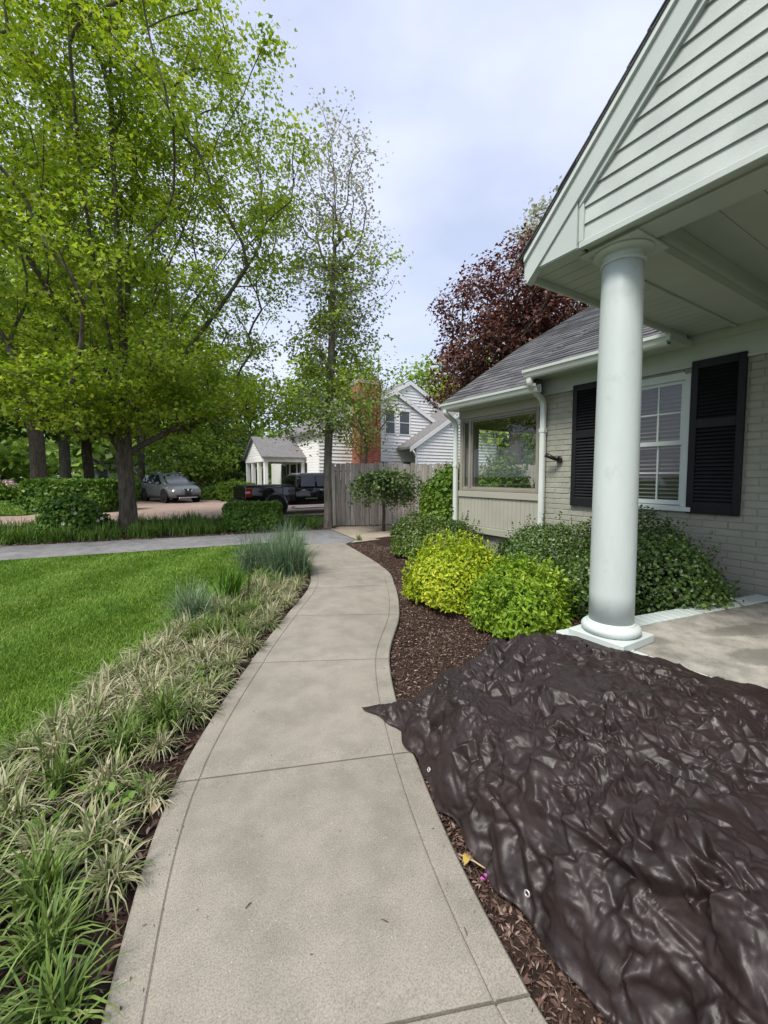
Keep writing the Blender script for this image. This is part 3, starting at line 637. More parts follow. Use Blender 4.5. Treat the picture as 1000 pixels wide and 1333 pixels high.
MB().box(XG + .10, 4.68, 1.553, 1.575, ZB - .022, ZB - .0035, .003).build('bed_moulding', M['trim'], house)
soffit('porch_ceiling', XG + .25, 4.69, mi(1.30), 1.30, 2.985, 'y', .2)
MB().box(XG + .2, 4.69, mi(1.5), 1.5, 3.0, 3.02).build('ceiling_board', M['trim'], house)
# --- columns
ZP = .42
def column(x, y):
    col = MB()
    r0, r1, za, zb = .128, .112, ZP + .125, ZB - .095
    prof = []
    for k in range(13):
        t = k / 12; prof.append((r0 - (r0 - r1) * (t ** 1.7), za + (zb - za) * t))
    col.lathe(prof, (x, y, 0), 48); col = col.build('porch_column', M['column'], house)
    MB().box(x - .175, x + .175, y - .175, y + .175, ZP + .001, ZP + .052, .004).build('plinth', M['white'], col)
    tor = [(.15, ZP + .052)] + [(.139 + .031 * math.cos(a), ZP + .082 + .03 * math.sin(a)) for a in np.linspace(-1.4, 1.4, 9)] + [(.139, ZP + .112), (.137, ZP + .122), (.128, ZP + .128)]
    MB().lathe(tor, (x, y, 0), 48).build('base', M['white'], col)
    cap = [(.112, zb)] + [(.112 + .011 * math.cos(a), zb + .011 + .011 * math.sin(a)) for a in np.linspace(-1.5, 1.5, 7)] + [(.112, zb + .024), (.113, zb + .05)] + [(.116 + .045 * math.sin(a), zb + .052 + .022 * (1 - math.cos(a))) for a in np.linspace(0, 1.57, 6)] + [(.158, zb + .078)]
    MB().lathe(cap, (x, y, 0), 48).build('capital', M['white'], col)
    MB().box(x - .172, x + .172, y - .172, y + .172, zb + .0785, ZB - .003, .003).build('abacus', M['white'], col)
CX_, CY_ = 2.575, 1.43
column(CX_, CY_); column(CX_, mi(CY_))
# --- porch floor: slab, painted brick-on-edge border
def far_edge(x): return 1.70 - .172 * (x - 2.38)
mt_, t_, b_ = M['porch_slab'], M['porch_slab'].node_tree, M['porch_slab'].node_tree.nodes['Principled BSDF']
base_c = b_.inputs['Base Color'].links[0].from_socket        # damp patches left on the concrete
for (sx_, sy_, rx_, ry_, rot_) in ((3.62, 1.10, .42, .10, .35), (3.18, .86, .30, .15, .5), (3.5, .80, .22, .10, .2)):
    mpn = t_.nodes.new('ShaderNodeMapping'); mpn.vector_type = 'TEXTURE'; mpn.inputs['Location'].default_value = (sx_, sy_, ZP); mpn.inputs['Rotation'].default_value = (0, 0, -rot_); mpn.inputs['Scale'].default_value = (rx_, ry_, 1)
    pp = geo_pos(t_); t_.links.new(mixc(t_, .16, pp, tnoise(t_, pp, 7, 3, .6, 'Color'), 'ADD'), mpn.inputs[0])
    gr = t_.nodes.new('ShaderNodeTexGradient'); gr.gradient_type = 'SPHERICAL'; t_.links.new(mpn.outputs[0], gr.inputs[0])
    base_c = mixc(t_, ramp(t_, gr.outputs['Fac'], [(.0, (0, 0, 0)), (.22, (.62, .62, .62))]), base_c, (.10, .092, .075))
t_.links.new(base_c, b_.inputs['Base Color'])
porch = MB().add([(2.52, -1.5, ZP), (4.69, -1.5, ZP), (4.69, far_edge(4.69) - .15, ZP), (2.52, far_edge(2.52) - .15, ZP)] + [(2.52, -1.5, 0), (4.69, -1.5, 0), (4.69, far_edge(4.69) - .15, 0), (2.52, far_edge(2.52) - .15, 0)],
                [(0, 1, 2, 3), (4, 7, 6, 5), (0, 4, 5, 1), (1, 5, 6, 2), (2, 6, 7, 3), (3, 7, 4, 0)]).build('porch_floor', M['porch_slab'], kind='structure')
em = MB().box(-.034, .034, -.072, .072, -.11, 0, .004).mesh('edge_brick', M['edge'] if 'edge' in M else M['white'])
x = 2.42
while x < 4.66:
    o = link(bpy.data.objects.new('edge_brick', em)); o.parent = porch; o.location = (x, far_edge(x) - .073, ZP + .006 + random.uniform(-.002, .002)); o.rotation_euler = (0, 0, -.17 + random.uniform(-.01, .01)); x += .0725
em2 = MB().box(-.068, .068, -.034, .034, -.11, 0, .004).mesh('edge_brick', M['white'])
y = far_edge(2.45) - .19
while y > -1.4:
    o = link(bpy.data.objects.new('edge_brick', em2)); o.parent = porch; o.location = (2.447, y, ZP + .006 + random.uniform(-.002, .002)); y -= .0725
MB().box(2.40, 2.51, -1.45, 1.55, 0, ZP - .106).build('porch_riser', M['mortar'], porch)
MB().add([(2.40, far_edge(2.40) - .01, 0), (4.69, far_edge(4.69) - .01, 0), (4.69, far_edge(4.69) - .145, 0), (2.40, far_edge(2.4) - .145, 0)] + [(2.40, far_edge(2.40) - .01, ZP - .106), (4.69, far_edge(4.69) - .01, ZP - .106), (4.69, far_edge(4.69) - .145, ZP - .106), (2.40, far_edge(2.4) - .145, ZP - .106)],
         [(0, 1, 2, 3), (7, 6, 5, 4), (0, 4, 5, 1), (1, 5, 6, 2), (2, 6, 7, 3), (3, 7, 4, 0)]).build('porch_riser', M['mortar'], porch)

# ================================================================== PLANT BUILDERS
def unit(a): return a / np.maximum(np.linalg.norm(a, axis=1, keepdims=True), 1e-9)
LEAF = {
 'diamond': ([(0, 0, 0), (.42, .5, .10), (1, 0, 0), (.42, -.5, .10)], [[0, 3, 2], [0, 2, 1]]),
 'oval': ([(0, 0, 0), (.28, .36, .07), (.7, .34, .05), (1, 0, -.06), (.7, -.34, .05), (.28, -.36, .07)], [[0, 5, 4, 3], [0, 3, 2, 1]]),
 'lance': ([(0, 0, 0), (.3, .2, .06), (.65, .17, .03), (1, 0, -.06), (.65, -.17, .03), (.3, -.2, .06)], [[0, 5, 4, 3], [0, 3, 2, 1]]),
 'maple': ([(0, 0, 0), (.22, .52, .06), (.47, .20, .05), (1.0, 0, -.08), (.47, -.20, .05), (.22, -.52, .06)], [[0, 5, 4, 3], [0, 3, 2, 1]]),
}
def leaves(P, N, size, shape, rng, droop=.25, jitter=.6):
    """P positions, N preferred normals -> V, F"""
    n = len(P); N = unit(N + rng.normal(0, jitter, (n, 3)))
    D = rng.normal(0, 1, (n, 3)); D[:, 2] -= droop; D -= N * (D * N).sum(1, keepdims=True); D = unit(D); W_ = np.cross(N, D)
    T, FS = LEAF[shape]; T = np.array(T); L = (size * rng.uniform(.6, 1.25, n))[:, None, None]
    V = P[:, None, :] + L * (T[None, :, 0:1] * D[:, None, :] + T[None, :, 1:2] * W_[:, None, :] + T[None, :, 2:3] * N[:, None, :])
    k = len(T); b = (np.arange(n) * k)[:, None]; F3 = [b + np.array(f) for f in FS if len(f) == 3]; F4 = [b + np.array(f) for f in FS if len(f) == 4]
    return V.reshape(-1, 3), [np.concatenate(x) for x in (F3, F4) if x]

def limb_mesh(name, pos, par, rad_, mat, sides=7):
    idx = [i for i in range(len(par)) if par[i] >= 0]
    a = np.array([pos[par[i]] for i in idx]); b = np.array([pos[i] for i in idx])
    rb = np.array([rad_[i] for i in idx]); ra = np.array([min(rad_[par[i]], rad_[i] * 1.25) for i in idx])
    d = unit(b - a); ref = np.where(np.abs(d[:, 2:3]) > .9, np.array([[1., 0, 0]]), np.array([[0, 0, 1.]])); u = unit(np.cross(d, ref)); w = np.cross(d, u)
    a = a - d * (ra * .35)[:, None]; b = b + d * (rb * .35)[:, None]
    an = np.linspace(0, 2 * np.pi, sides, endpoint=False); cs, sn = np.cos(an)[None, :, None], np.sin(an)[None, :, None]
    ring = lambda c, r_: c[:, None, :] + (u[:, None, :] * cs + w[:, None, :] * sn) * r_[:, None, None]
    V = np.concatenate([ring(a, ra), ring(b, rb)], 1).reshape(-1, 3)
    base = (np.arange(len(idx)) * sides * 2)[:, None]; k = np.arange(sides); k2 = (k + 1) % sides
    F = np.stack([base + k, base + k2, base + sides + k2, base + sides + k], 2).reshape(-1, 4)
    return np_mesh(name, V, [F], mat, True)

def grow(base, trunk, A, trunk_r, rng, step=.4, seeds=(), twist=.28, power=2.2):
    """trunk: list of points; A: (n,3) points to reach. Branches fork off the nearest wood, thickness follows what they carry"""
    pos = [np.array(base, float)]; par = [-1]; dr = [np.array([0, 0, 1.])]
    def run(i0, pts):
        i = i0
        for p in pts:
            p = np.array(p, float); d = p - pos[i]; L = np.linalg.norm(d)
            if L < 1e-6: continue
            pos.append(p); par.append(i); dr.append(d / L); i = len(pos) - 1
        return i
    top = run(0, trunk); trunk_n = len(pos)
    for at_i, pts in seeds: run(min(at_i, trunk_n - 1), pts)
    cent = pos[top]; order = np.argsort(np.linalg.norm(A - cent, axis=1)); tips = []; w = {}
    for a in A[order]:
        PP = np.array(pos[max(1, int(trunk_n * .5)):]); off = max(1, int(trunk_n * .5)); d = a - PP; dist = np.linalg.norm(d, axis=1)
        DD = np.array(dr[off:]); cosa = (d * DD).sum(1) / np.maximum(dist, 1e-6); cost = dist * (1 + .55 * (1 - cosa)) - .45 * d[:, 2] + .7 * np.maximum(0, -d[:, 2])
        i = int(np.argmin(cost)) + off; p0 = pos[i]; L = np.linalg.norm(a - p0)
        if L < .12: tips.append(i); continue
        dirn = (a - p0) / L; c = p0 + (twist * dr[i] + (1 - twist) * dirn) * L * .45 + rng.normal(0, .05 * L, 3)
        n = max(2, int(L / step)); pts = []
        for k in range(1, n + 1):
            t = k / n; pts.append((1 - t) ** 2 * p0 + 2 * t * (1 - t) * c + t * t * a + (rng.normal(0, .035, 3) * step if k < n else 0))
        tips.append(run(i, pts))
    wt = np.zeros(len(pos))
    for t in tips: wt[t] += 1
    for i in range(len(pos) - 1, 0, -1):
        wt[i] = max(wt[i], .5); wt[par[i]] += wt[i]
    r_ = trunk_r * (wt / wt[0]) ** (1 / power)
    return pos, par, r_, tips

def make_tree(name, label, base, trunk, A, trunk_r, bark_m, leaf_sets, seed=1, group=None, seeds=(), flare=1.35, step=.4, cat='tree', sides=7, min_r=.006, power=2.2):
    """leaf_sets: list of (mat, shape, size, count per tip, spread xyz, tip filter)"""
    rng = np.random.default_rng(seed); root = empty(name, base, label, cat, group)
    pos, par, r_, tips = grow(base, trunk, A, trunk_r, rng, step, seeds, power=power); r_ = np.maximum(r_, min_r)
    for i in range(len(pos)):
        h = pos[i][2] - base[2]
        if h < 1.0 and i < len(trunk) + 1: r_[i] *= 1 + (flare - 1) * (1 - h) ** 2
    obj('trunk', limb_mesh('trunk', pos, par, r_, bark_m, sides), root)
    for (mat, shape, size, cnt, spread, filt) in leaf_sets:
        T = np.array([pos[t] for t in tips if filt is None or filt(pos[t], rng)])
        prev = np.array([pos[par[t]] for t in tips if filt is None or True])[:len(T)]
        if not len(T): continue
        n = len(T) * cnt; P = np.repeat(T, cnt, 0) + rng.normal(0, 1, (n, 3)) * np.array(spread)
        P[:, 2] -= (np.abs(rng.normal(0, .12, n)) * spread[2])
        N = np.tile([0, 0, .9], (n, 1)) + unit(P - np.array([base[0], base[1], P[:, 2].mean()])) * .35
        V, F = leaves(P, N, size, shape, rng)
        o = obj('crown', np_mesh('crown', V, F, mat), root); o['kind'] = 'stuff'
    return root

def ell(n, c, r, rng, shell=.45, zmin=None, cut=None):
    """points in an ellipsoid, biased to its outer part, with uneven lobes"""
    out = []; c = np.array(c); r = np.array(r); ph = rng.uniform(0, 6.28, 6)
    while len(out) < n:
        d = rng.normal(0, 1, 3); d /= np.linalg.norm(d)
        lob = 1 + .10 * math.sin(3 * math.atan2(d[1], d[0]) + ph[0]) + .08 * math.sin(5 * d[2] + ph[1]) + .07 * math.sin(7 * math.atan2(d[1], d[0]) + 4 * d[2] + ph[2])
        rr = rng.uniform(0, 1) ** shell * lob; p = c + d * r * rr
        if zmin is not None and p[2] < zmin: continue
        if cut is not None and not cut(p): continue
        out.append(p)
    return np.array(out)

def make_shrub(name, label, loc, r, mat, shape, size, n, seed, group=None, lumps=7, flat=.0, cat='shrub', ground=0., inner=.5, stems=14, upright=.25, spikes=0):
    """leaf-by-leaf shrub: lobed dome of leaves on real stems"""
    rng = np.random.default_rng(seed); root = empty(name, loc, label, cat, group); loc = np.array(loc, float)
    ctr = unit(np.concatenate([rng.normal(0, 1, (lumps * 4, 2)), rng.uniform(-.3, 1, (lumps * 4, 1))], 1)); amp = rng.uniform(-.16, .26, lumps * 4)
    d = rng.normal(0, 1, (n, 3)); d[:, 2] = np.abs(d[:, 2]) * .9 - .18; d = unit(d)
    lob = 1 + (amp[None, :] * np.exp(-((1 - d @ ctr.T) / .06))).sum(1)
    rr = (inner + (1 - inner) * rng.uniform(0, 1, n) ** .45) * lob
    # small sprays push past the outline
    sp = rng.uniform(0, 1, n) < .10; rr[sp] *= rng.uniform(1.0, 1.14, sp.sum())
    P = d * rr[:, None] * np.array(r); P[:, 2] = np.maximum(P[:, 2] + r[2] * .12, .02 + rng.uniform(0, .05, n))
    N = unit(d + np.array([0, 0, upright])); V, F = leaves(P + loc, N, size, shape, rng, droop=-.2, jitter=.55)
    if spikes:
        Ps = []; Ns = []
        for _ in range(spikes):
            q = rng.normal(0, 1, 3); q[2] = abs(q[2]) + .3; q /= np.linalg.norm(q); tip = q * np.array(r) * rng.uniform(.95, 1.05); gd = q * .6 + np.array([0, 0, .8]) + rng.normal(0, .2, 3); gd /= np.linalg.norm(gd)
            for k in range(12): Ps.append(tip + gd * k * .014 + [0, 0, r[2] * .12]); Ns.append(gd + rng.normal(0, .6, 3))
        V2, F2 = leaves(np.array(Ps) + loc, np.array(Ns), size * .9, shape, rng, droop=-1.5, jitter=.4); F = [np.concatenate([a, b + len(V)]) for a, b in zip(F, F2)]; V = np.concatenate([V, V2])
    o = obj('foliage', np_mesh('foliage', V, F, mat), root); o['kind'] = 'stuff'
    st = MB()
    for k in range(stems):
        a = rng.uniform(0, 6.28); e = rng.uniform(.15, .8); b = loc + np.array([math.cos(a) * r[0] * .12, math.sin(a) * r[1] * .12, -.03]); t = loc + np.array([math.cos(a) * r[0] * e, math.sin(a) * r[1] * e, r[2] * rng.uniform(.5, .95)])
        mid = (b + t) / 2 + np.array([0, 0, r[2] * .12]); st.tube([b, mid, t], [.009, .007, .003], 5)
    st.build('stems', M['twig'], root, kind='stuff')
    return root

def blades(n, L, width, spread, lean, rng, seg=4, sag=1.0, up=.0):
    """a tuft of arching strap leaves growing from a small crown at the origin"""
    az = rng.uniform(0, 6.28, n); le = rng.uniform(L[0], L[1], n); ln = np.clip(np.abs(rng.normal(lean, lean * .5, n)), .03, 1.45)
    b = np.stack([rng.normal(0, spread, n), rng.normal(0, spread, n), np.zeros(n)], 1)
    out = np.stack([np.cos(az), np.sin(az)], 1); side = np.stack([-np.sin(az), np.cos(az), np.zeros(n)], 1)
    V = np.zeros((n, (seg + 1) * 2, 3)); cur = b.copy(); ang = ln * .45
    for k in range(seg + 1):
        t = k / seg; w = width * (1 - t ** 2.2) * (.75 + .5 * min(t * 3, 1) * .5) * .5 * (.8 + .4 * (az % 1.)) if k < seg else np.full(n, .0004)
        V[:, 2 * k] = cur - side * np.asarray(w)[:, None]; V[:, 2 * k + 1] = cur + side * np.asarray(w)[:, None]
        st = le / seg; cur = cur + np.stack([out[:, 0] * np.sin(ang) * st, out[:, 1] * np.sin(ang) * st, np.cos(ang) * st], 1); ang = np.minimum(ang + ln * sag * (1.3 / seg) * (1 + t), 2.5)
        cur[:, 2] = np.maximum(cur[:, 2], .006)
    base = (np.arange(n) * (seg + 1) * 2)[:, None]; F = np.concatenate([base + np.array([2 * k, 2 * k + 1, 2 * k + 3, 2 * k + 2]) for k in range(seg)])
    return V.reshape(-1, 3), F

# ================================================================== TARP over the heap beside the porch
def tarp_mesh():
    rng = np.random.default_rng(5); nu, nv = 620, 370
    s = np.linspace(0, 1, nu)[:, None]; t = np.linspace(0, 1, nv)[None, :]
    top = np.interp(t, [0, .06, .14, .3, .55, .8, 1], [2.16, 2.10, 1.98, 1.99, 1.98, 1.86, 1.52])
    s = .62 * s + .38 * s * s; y = -.30 + (top + .30) * s + 0 * t
    # left hem follows the walkway loosely, and flops a corner over its edge
    xl = np.interp(y, [-.8, -.2, .3, .55, .84, 1.0, 1.35, 1.62, 1.85, 2.0, 2.2], [1.22, 1.14, 1.05, 1.03, 1.04, 1.06, 1.12, 1.19, 1.25, 1.22, 1.19]) + .012 * np.sin(y * 17) + .01 * np.sin(y * 31 + 1)
    xr = np.interp(y, [-.8, .4, .8, 1.2, 1.6], [2.62, 2.58, 2.50, 2.44, 2.40]) + .014 * np.sin(y * 13)
    x = xl + (xr - xl) * t
    dl = x - xl; df = top - y
    hum = .16 * np.exp(-((x - 1.95) ** 2 / .16 + (y - 1.45) ** 2 / .2)) * 0 + .07 * np.exp(-((x - 1.72) ** 2 / .09 + (y - .95) ** 2 / .10)) + .06 * np.exp(-((x - 2.05) ** 2 / .05 + (y - 1.62) ** 2 / .05)) - .05 * np.exp(-((x - 2.1) ** 2 / .05 + (y - 1.1) ** 2 / .05))
    plateau = .365 + .085 * sstep(.25, 1.0, dl) + hum
    low = .02 + .13 * sstep(0, .10, dl) + .15 * sstep(.05, .42, dl)
    side = sstep(0, .30, dl); z = low * (1 - side) + plateau * side
    # hollow towards the near end, the rest of the heap behind it
    z = z - .22 * np.exp(-((x - 1.62) ** 2 / .07 + (y - .12) ** 2 / .05)) + .08 * np.exp(-((x - 1.35) ** 2 / .05 + (y - .42) ** 2 / .05))
    far = sstep(0, .30, df); z = (.02 + .17 * sstep(.95, 2.0, x)) * (1 - far) + z * far
    onp = sstep(2.30, 2.42, x); zp = ZP + .022; z = z * (1 - onp) + np.maximum(z * .2 + zp * .8, zp) * onp
    # crumples: random points lifted or pressed and joined by flat facets, so every crease is a straight sharp fold
    from mathutils.geometry import delaunay_2d_cdt
    gx0, gx1, gy0, gy1, gs = .9, 3.1, -1.2, 2.3, .0032; xq, yq = x + .75 * z, y - .35 * z; GX, GY = int((gx1 - gx0) / gs), int((gy1 - gy0) / gs)
    def crumple(npts, seed_, lift=1.0):
        r2 = np.random.default_rng(seed_); pts = np.stack([r2.uniform(gx0 - .1, gx1 + .1, npts), gy0 - .1 + (gy1 - gy0 + .2) * np.clip(.16 + .84 * r2.uniform(0, 1, npts) ** 1.35, 0, 1)], 1)
        pts = np.concatenate([pts, [[gx0 - .3, gy0 - .3], [gx1 + .3, gy0 - .3], [gx1 + .3, gy1 + .3], [gx0 - .3, gy1 + .3]]]); hgt = r2.normal(0, 1, (len(pts), 3))
        vs_, _, fs_, ov, _, _ = delaunay_2d_cdt([Vector(q) for q in pts], [], [], 0, 1e-6); vs_ = np.array([tuple(q) for q in vs_]); hh_ = np.array([hgt[o_[0]] if len(o_) else (0, 0, 0) for o_ in ov])
        img = np.zeros((GY, GX, 3), np.float32)
        for f_ in fs_:
            if len(f_) != 3: continue
            A_, B_, C_ = vs_[list(f_)]; ha, hb, hc = hh_[list(f_)]
            i0, i1 = max(0, int((min(A_[0], B_[0], C_[0]) - gx0) / gs)), min(GX, int((max(A_[0], B_[0], C_[0]) - gx0) / gs) + 2); j0, j1 = max(0, int((min(A_[1], B_[1], C_[1]) - gy0) / gs)), min(GY, int((max(A_[1], B_[1], C_[1]) - gy0) / gs) + 2)
            if i1 <= i0 or j1 <= j0: continue
            X_, Y_ = np.meshgrid(gx0 + np.arange(i0, i1) * gs, gy0 + np.arange(j0, j1) * gs); den = (B_[1] - C_[1]) * (A_[0] - C_[0]) + (C_[0] - B_[0]) * (A_[1] - C_[1])
            if abs(den) < 1e-9: continue
            l1 = ((B_[1] - C_[1]) * (X_ - C_[0]) + (C_[0] - B_[0]) * (Y_ - C_[1])) / den; l2 = ((C_[1] - A_[1]) * (X_ - C_[0]) + (A_[0] - C_[0]) * (Y_ - C_[1])) / den; l3 = 1 - l1 - l2
            mk = (l1 >= -1e-6) & (l2 >= -1e-6) & (l3 >= -1e-6); img[j0:j1, i0:i1][mk] = (l1[..., None] * ha + l2[..., None] * hb + l3[..., None] * hc)[mk]
        ii = np.clip((xq - gx0) / gs, 0, GX - 2); jj = np.clip((yq - gy0) / gs, 0, GY - 2); i_, j_ = ii.astype(int), jj.astype(int); fi, fj = (ii - i_)[..., None], (jj - j_)[..., None]
        return img[j_, i_] * (1 - fi) * (1 - fj) + img[j_, i_ + 1] * fi * (1 - fj) + img[j_ + 1, i_] * (1 - fi) * fj + img[j_ + 1, i_ + 1] * fi * fj
    c1, c2, c3, c4_ = crumple(170, 1), crumple(1100, 2), crumple(4600, 3), crumple(15000, 4)
    m3 = np.clip(.8 + .9 * c1[..., 1], .45, 1.4); m4 = np.clip(.75 + .8 * c2[..., 1], .35, 1.4)
    cz = .010 * c1[..., 0] - .020 * np.abs(c1[..., 2]) + .009 * c2[..., 0] - .0165 * np.abs(c2[..., 2]) + m3 * (.007 * c3[..., 0] - .0105 * np.abs(c3[..., 2])) + m4 * (.004 * c4_[..., 0] - .0045 * np.abs(c4_[..., 2]))
    cx = .006 * c2[..., 1] + .003 * m3 * c3[..., 1]; cy = .006 * c2[..., 0] + .003 * m3 * c3[..., 0]
    cz = cz - cz.mean()
    fade = np.minimum(1, .4 + dl / .10) * np.minimum(1, .4 + df / .1) * (1 - .55 * onp)
    B_ = np.stack([x, y, z], -1); e1_ = np.gradient(B_, axis=0); e2_ = np.gradient(B_, axis=1); nr_ = np.cross(e2_, e1_); nr_ /= np.linalg.norm(nr_, axis=-1, keepdims=True); nr_ = nr_ * np.sign(nr_[..., 2:3] + 1e-9)
    x = x + (cz * nr_[..., 0] + cx) * fade; y = y + (cz * nr_[..., 1] + cy) * fade; z = z + cz * nr_[..., 2] * fade
    fl = np.where(x > 2.33, ZP + .016, np.maximum(np.where(x < walkR(y), .028, bed_z(x, y) + .02), .0)); z = np.maximum(z, fl + .006 * rng.uniform(0, 1, z.shape) * 0)
    V = np.stack([x, y, z], -1).reshape(-1, 3)
    i = np.arange(nu - 1)[:, None] * nv + np.arange(nv - 1)[None, :]; F = np.stack([i, i + 1, i + nv + 1, i + nv], -1).reshape(-1, 4)
    return V, F, (x, y, z)
m, t, b = new_mat('brown_tarp'); p = geo_pos(t)
n1_ = tnoise(t, p, 7, 5, .6); c = ramp(t, n1_, [(.3, (.017, .0115, .0105)), (.7, (.029, .020, .018))]); t.links.new(c, b.inputs['Base Color'])
b.inputs['Specular IOR Level'].default_value = .33
t.links.new(ramp(t, tnoise(t, p, 16, 4, .6), [(.3, (.38, .38, .38)), (.7, (.52, .52, .52))]), b.inputs['Roughness'])
gN = t.nodes.new('ShaderNodeNewGeometry').outputs['Normal']; wcol = tnoise(t, p, 6, 2, .5, 'Color'); acc = gN
for (scale, k_, stretch, rot) in ((48, .07, (1, .5, .8), .6), (100, .07, (.55, 1, .8), 1.1)):       # fine crinkles between the folds
    mpn = t.nodes.new('ShaderNodeMapping'); mpn.inputs['Scale'].default_value = stretch; mpn.inputs['Rotation'].default_value = (0, 0, rot); t.links.new(mixc(t, .07, p, wcol, 'ADD'), mpn.inputs[0])
    vo = nnode(t, 'ShaderNodeTexVoronoi', Scale=scale); t.links.new(mpn.outputs[0], vo.inputs['Vector'])
    s1 = nnode(t, 'ShaderNodeVectorMath', operation='SUBTRACT'); t.links.new(vo.outputs['Color'], s1.inputs[0]); s1.inputs[1].default_value = (.5, .5, .5)
    s2 = nnode(t, 'ShaderNodeVectorMath', operation='SCALE'); t.links.new(s1.outputs[0], s2.inputs[0]); s2.inputs['Scale'].default_value = k_
    ad = nnode(t, 'ShaderNodeVectorMath', operation='ADD'); t.links.new(acc, ad.inputs[0]); t.links.new(s2.outputs[0], ad.inputs[1]); acc = ad.outputs[0]
nz_ = nnode(t, 'ShaderNodeVectorMath', operation='NORMALIZE'); t.links.new(acc, nz_.inputs[0])
bn = nnode(t, 'ShaderNodeBump', Strength=.12, Distance=.002); t.links.new(tnoise(t, p, 230, 3, .6), bn.inputs['Height']); t.links.new(nz_.outputs[0], bn.inputs['Normal']); t.links.new(bn.outputs[0], b.inputs['Normal']); M['tarp'] = m
V, F, (tx, ty, tz) = tarp_mesh()
tarp = obj('tarp', np_mesh('tarp', V, [F], M['tarp'], False)); tag(tarp, 'crumpled dark brown plastic tarp draped over a heap beside the porch floor', 'tarp')
M['grommet'] = simple('grommet_metal', (.62, .62, .60), .35, .1, 30, .5, metal=.6)
for yy in (1.50, .86, .30):
    k = np.argmin(np.abs(ty[:, 7] - yy)); px, py, pz = tx[k, 8], ty[k, 8], tz[k, 8]
    e1 = np.array([tx[k, 12] - tx[k, 5], ty[k, 12] - ty[k, 5], tz[k, 12] - tz[k, 5]]); e2 = np.array([tx[k + 4, 8] - tx[k - 4, 8], ty[k + 4, 8] - ty[k - 4, 8], tz[k + 4, 8] - tz[k - 4, 8]]); nrm = np.cross(e1, e2); nrm /= np.linalg.norm(nrm)
    if nrm[2] < 0: nrm = -nrm
    q = Vector(nrm).to_track_quat('Z', 'Y')
    prof = [(.0085 + .003 * math.cos(a), .002 * math.sin(a)) for a in np.linspace(0, 2 * math.pi, 9)]
    g = MB(); vs = []; fs = []; n = 20
    for r0, h0 in prof[:-1]:
        for kk in range(n): an = 2 * math.pi * kk / n; vs.append(Vector((px, py, pz)) + q @ Vector((r0 * math.cos(an), r0 * math.sin(an), h0 + .006)))
    for i in range(8):
        for kk in range(n): fs.append((i * n + kk, i * n + (kk + 1) % n, ((i + 1) % 8) * n + (kk + 1) % n, ((i + 1) % 8) * n + kk))
    g.add(vs, fs, True).build('grommet', M['grommet'], tarp)

# ================================================================== LAWN AND BORDER PLANTS
def lawn_blades(n):
    rng = np.random.default_rng(21); out = []
    while sum(len(o) for o in out) < n:
        y = rng.uniform(1.2, 9.6, n); x = rng.uniform(-4.2, 2.4, n); dep = .527 * x + .85 * y; lat = .85 * x - .527 * y
        ok = (x < bordL(y) + .02) & (y < 8.84 - .14 * (x - 2.3)) & (lat > -1.02 * dep - .25) & (rng.uniform(0, 1, n) < np.clip(2.6 / np.maximum(dep, 1.2), .16, 1) ** 1.2)
        out.append(np.stack([x[ok], y[ok]], 1))
    q = np.concatenate(out)[:n]; x, y = q[:, 0], q[:, 1]
    dep = .527 * x + .85 * y; sizek = np.clip(dep / 3.6, 1, 2.2)
    st = np.sin((x * .84 - y * .54) / .62 * np.pi + .6 * np.sin(y * .9)); lean = .17 * np.sign(st) * np.minimum(1, np.abs(st) * 2.5)
    h = rng.uniform(.022, .052, n) * (1 + .22 * np.sin(x * 2.3 + 1.1 * y) * np.sin(y * 1.7)); az = rng.uniform(0, 6.28, n); w = rng.uniform(.0016, .0030, n) * sizek
    dx = rng.normal(0, .42, n) + lean * .55; dy = rng.normal(0, .42, n) + lean * .84
    b0 = np.stack([x, y, np.full(n, -.012)], 1); s = np.stack([np.cos(az) * w, np.sin(az) * w, np.zeros(n)], 1)
    m_ = b0 + np.stack([dx * h * .35, dy * h * .35, h * .62], 1); t_ = b0 + np.stack([dx * h * 1.15, dy * h * 1.15, h * rng.uniform(.8, 1.1, n)], 1)
    V = np.stack([b0 - s, b0 + s, m_ + s * .85, m_ - s * .85, t_], 1).reshape(-1, 3); b = (np.arange(n) * 5)[:, None]
    return V, [b + np.array([3, 2, 4]), b + np.array([0, 1, 2, 3])]
V, F = lawn_blades(155000)
tag(obj('lawn_grass', np_mesh('lawn_grass', V, F, M['lawn'])), 'bright green mown lawn grass beside the planted border', 'grass', kind='stuff')

rng = np.random.default_rng(31)
def tuft_variants(name, k, mat, **kw):
    out = []
    for _ in range(k): V, F = blades(rng=rng, **kw); out.append(np_mesh(name, V, [F], mat))
    return out
lir = tuft_variants('blades', 5, M['liriope'], n=150, L=(.15, .28), width=.0115, spread=.03, lean=1.0, sag=1.25)
lirg = tuft_variants('blades', 3, M['liriope_green'], n=130, L=(.17, .32), width=.0125, spread=.032, lean=.78, sag=1.2)
spots = []
y = -.2
tries = 0
while tries < 5200 and len(spots) < 190:
    tries += 1; y = rng.uniform(.15, 6.5); f = rng.uniform(.0, .9) ** .85; x = float(bordL(y) + (walkL(y) - bordL(y)) * f)
    sp_ = .18 if y < 2.4 else .165
    if y > 4.95 and x < float(walkL(y)) - .75: continue
    if .527 * x + .85 * y < .35: continue
    if (x - .55) ** 2 + (y - 4.42) ** 2 < .06 or (x - .95) ** 2 + (y - 4.95) ** 2 < .06 or (x - 1.82) ** 2 + (y - 5.62) ** 2 < .1: continue
    if all((x - a) ** 2 + (y - c_) ** 2 > sp_ ** 2 for a, c_, _ in spots): spots.append((x, y, f))
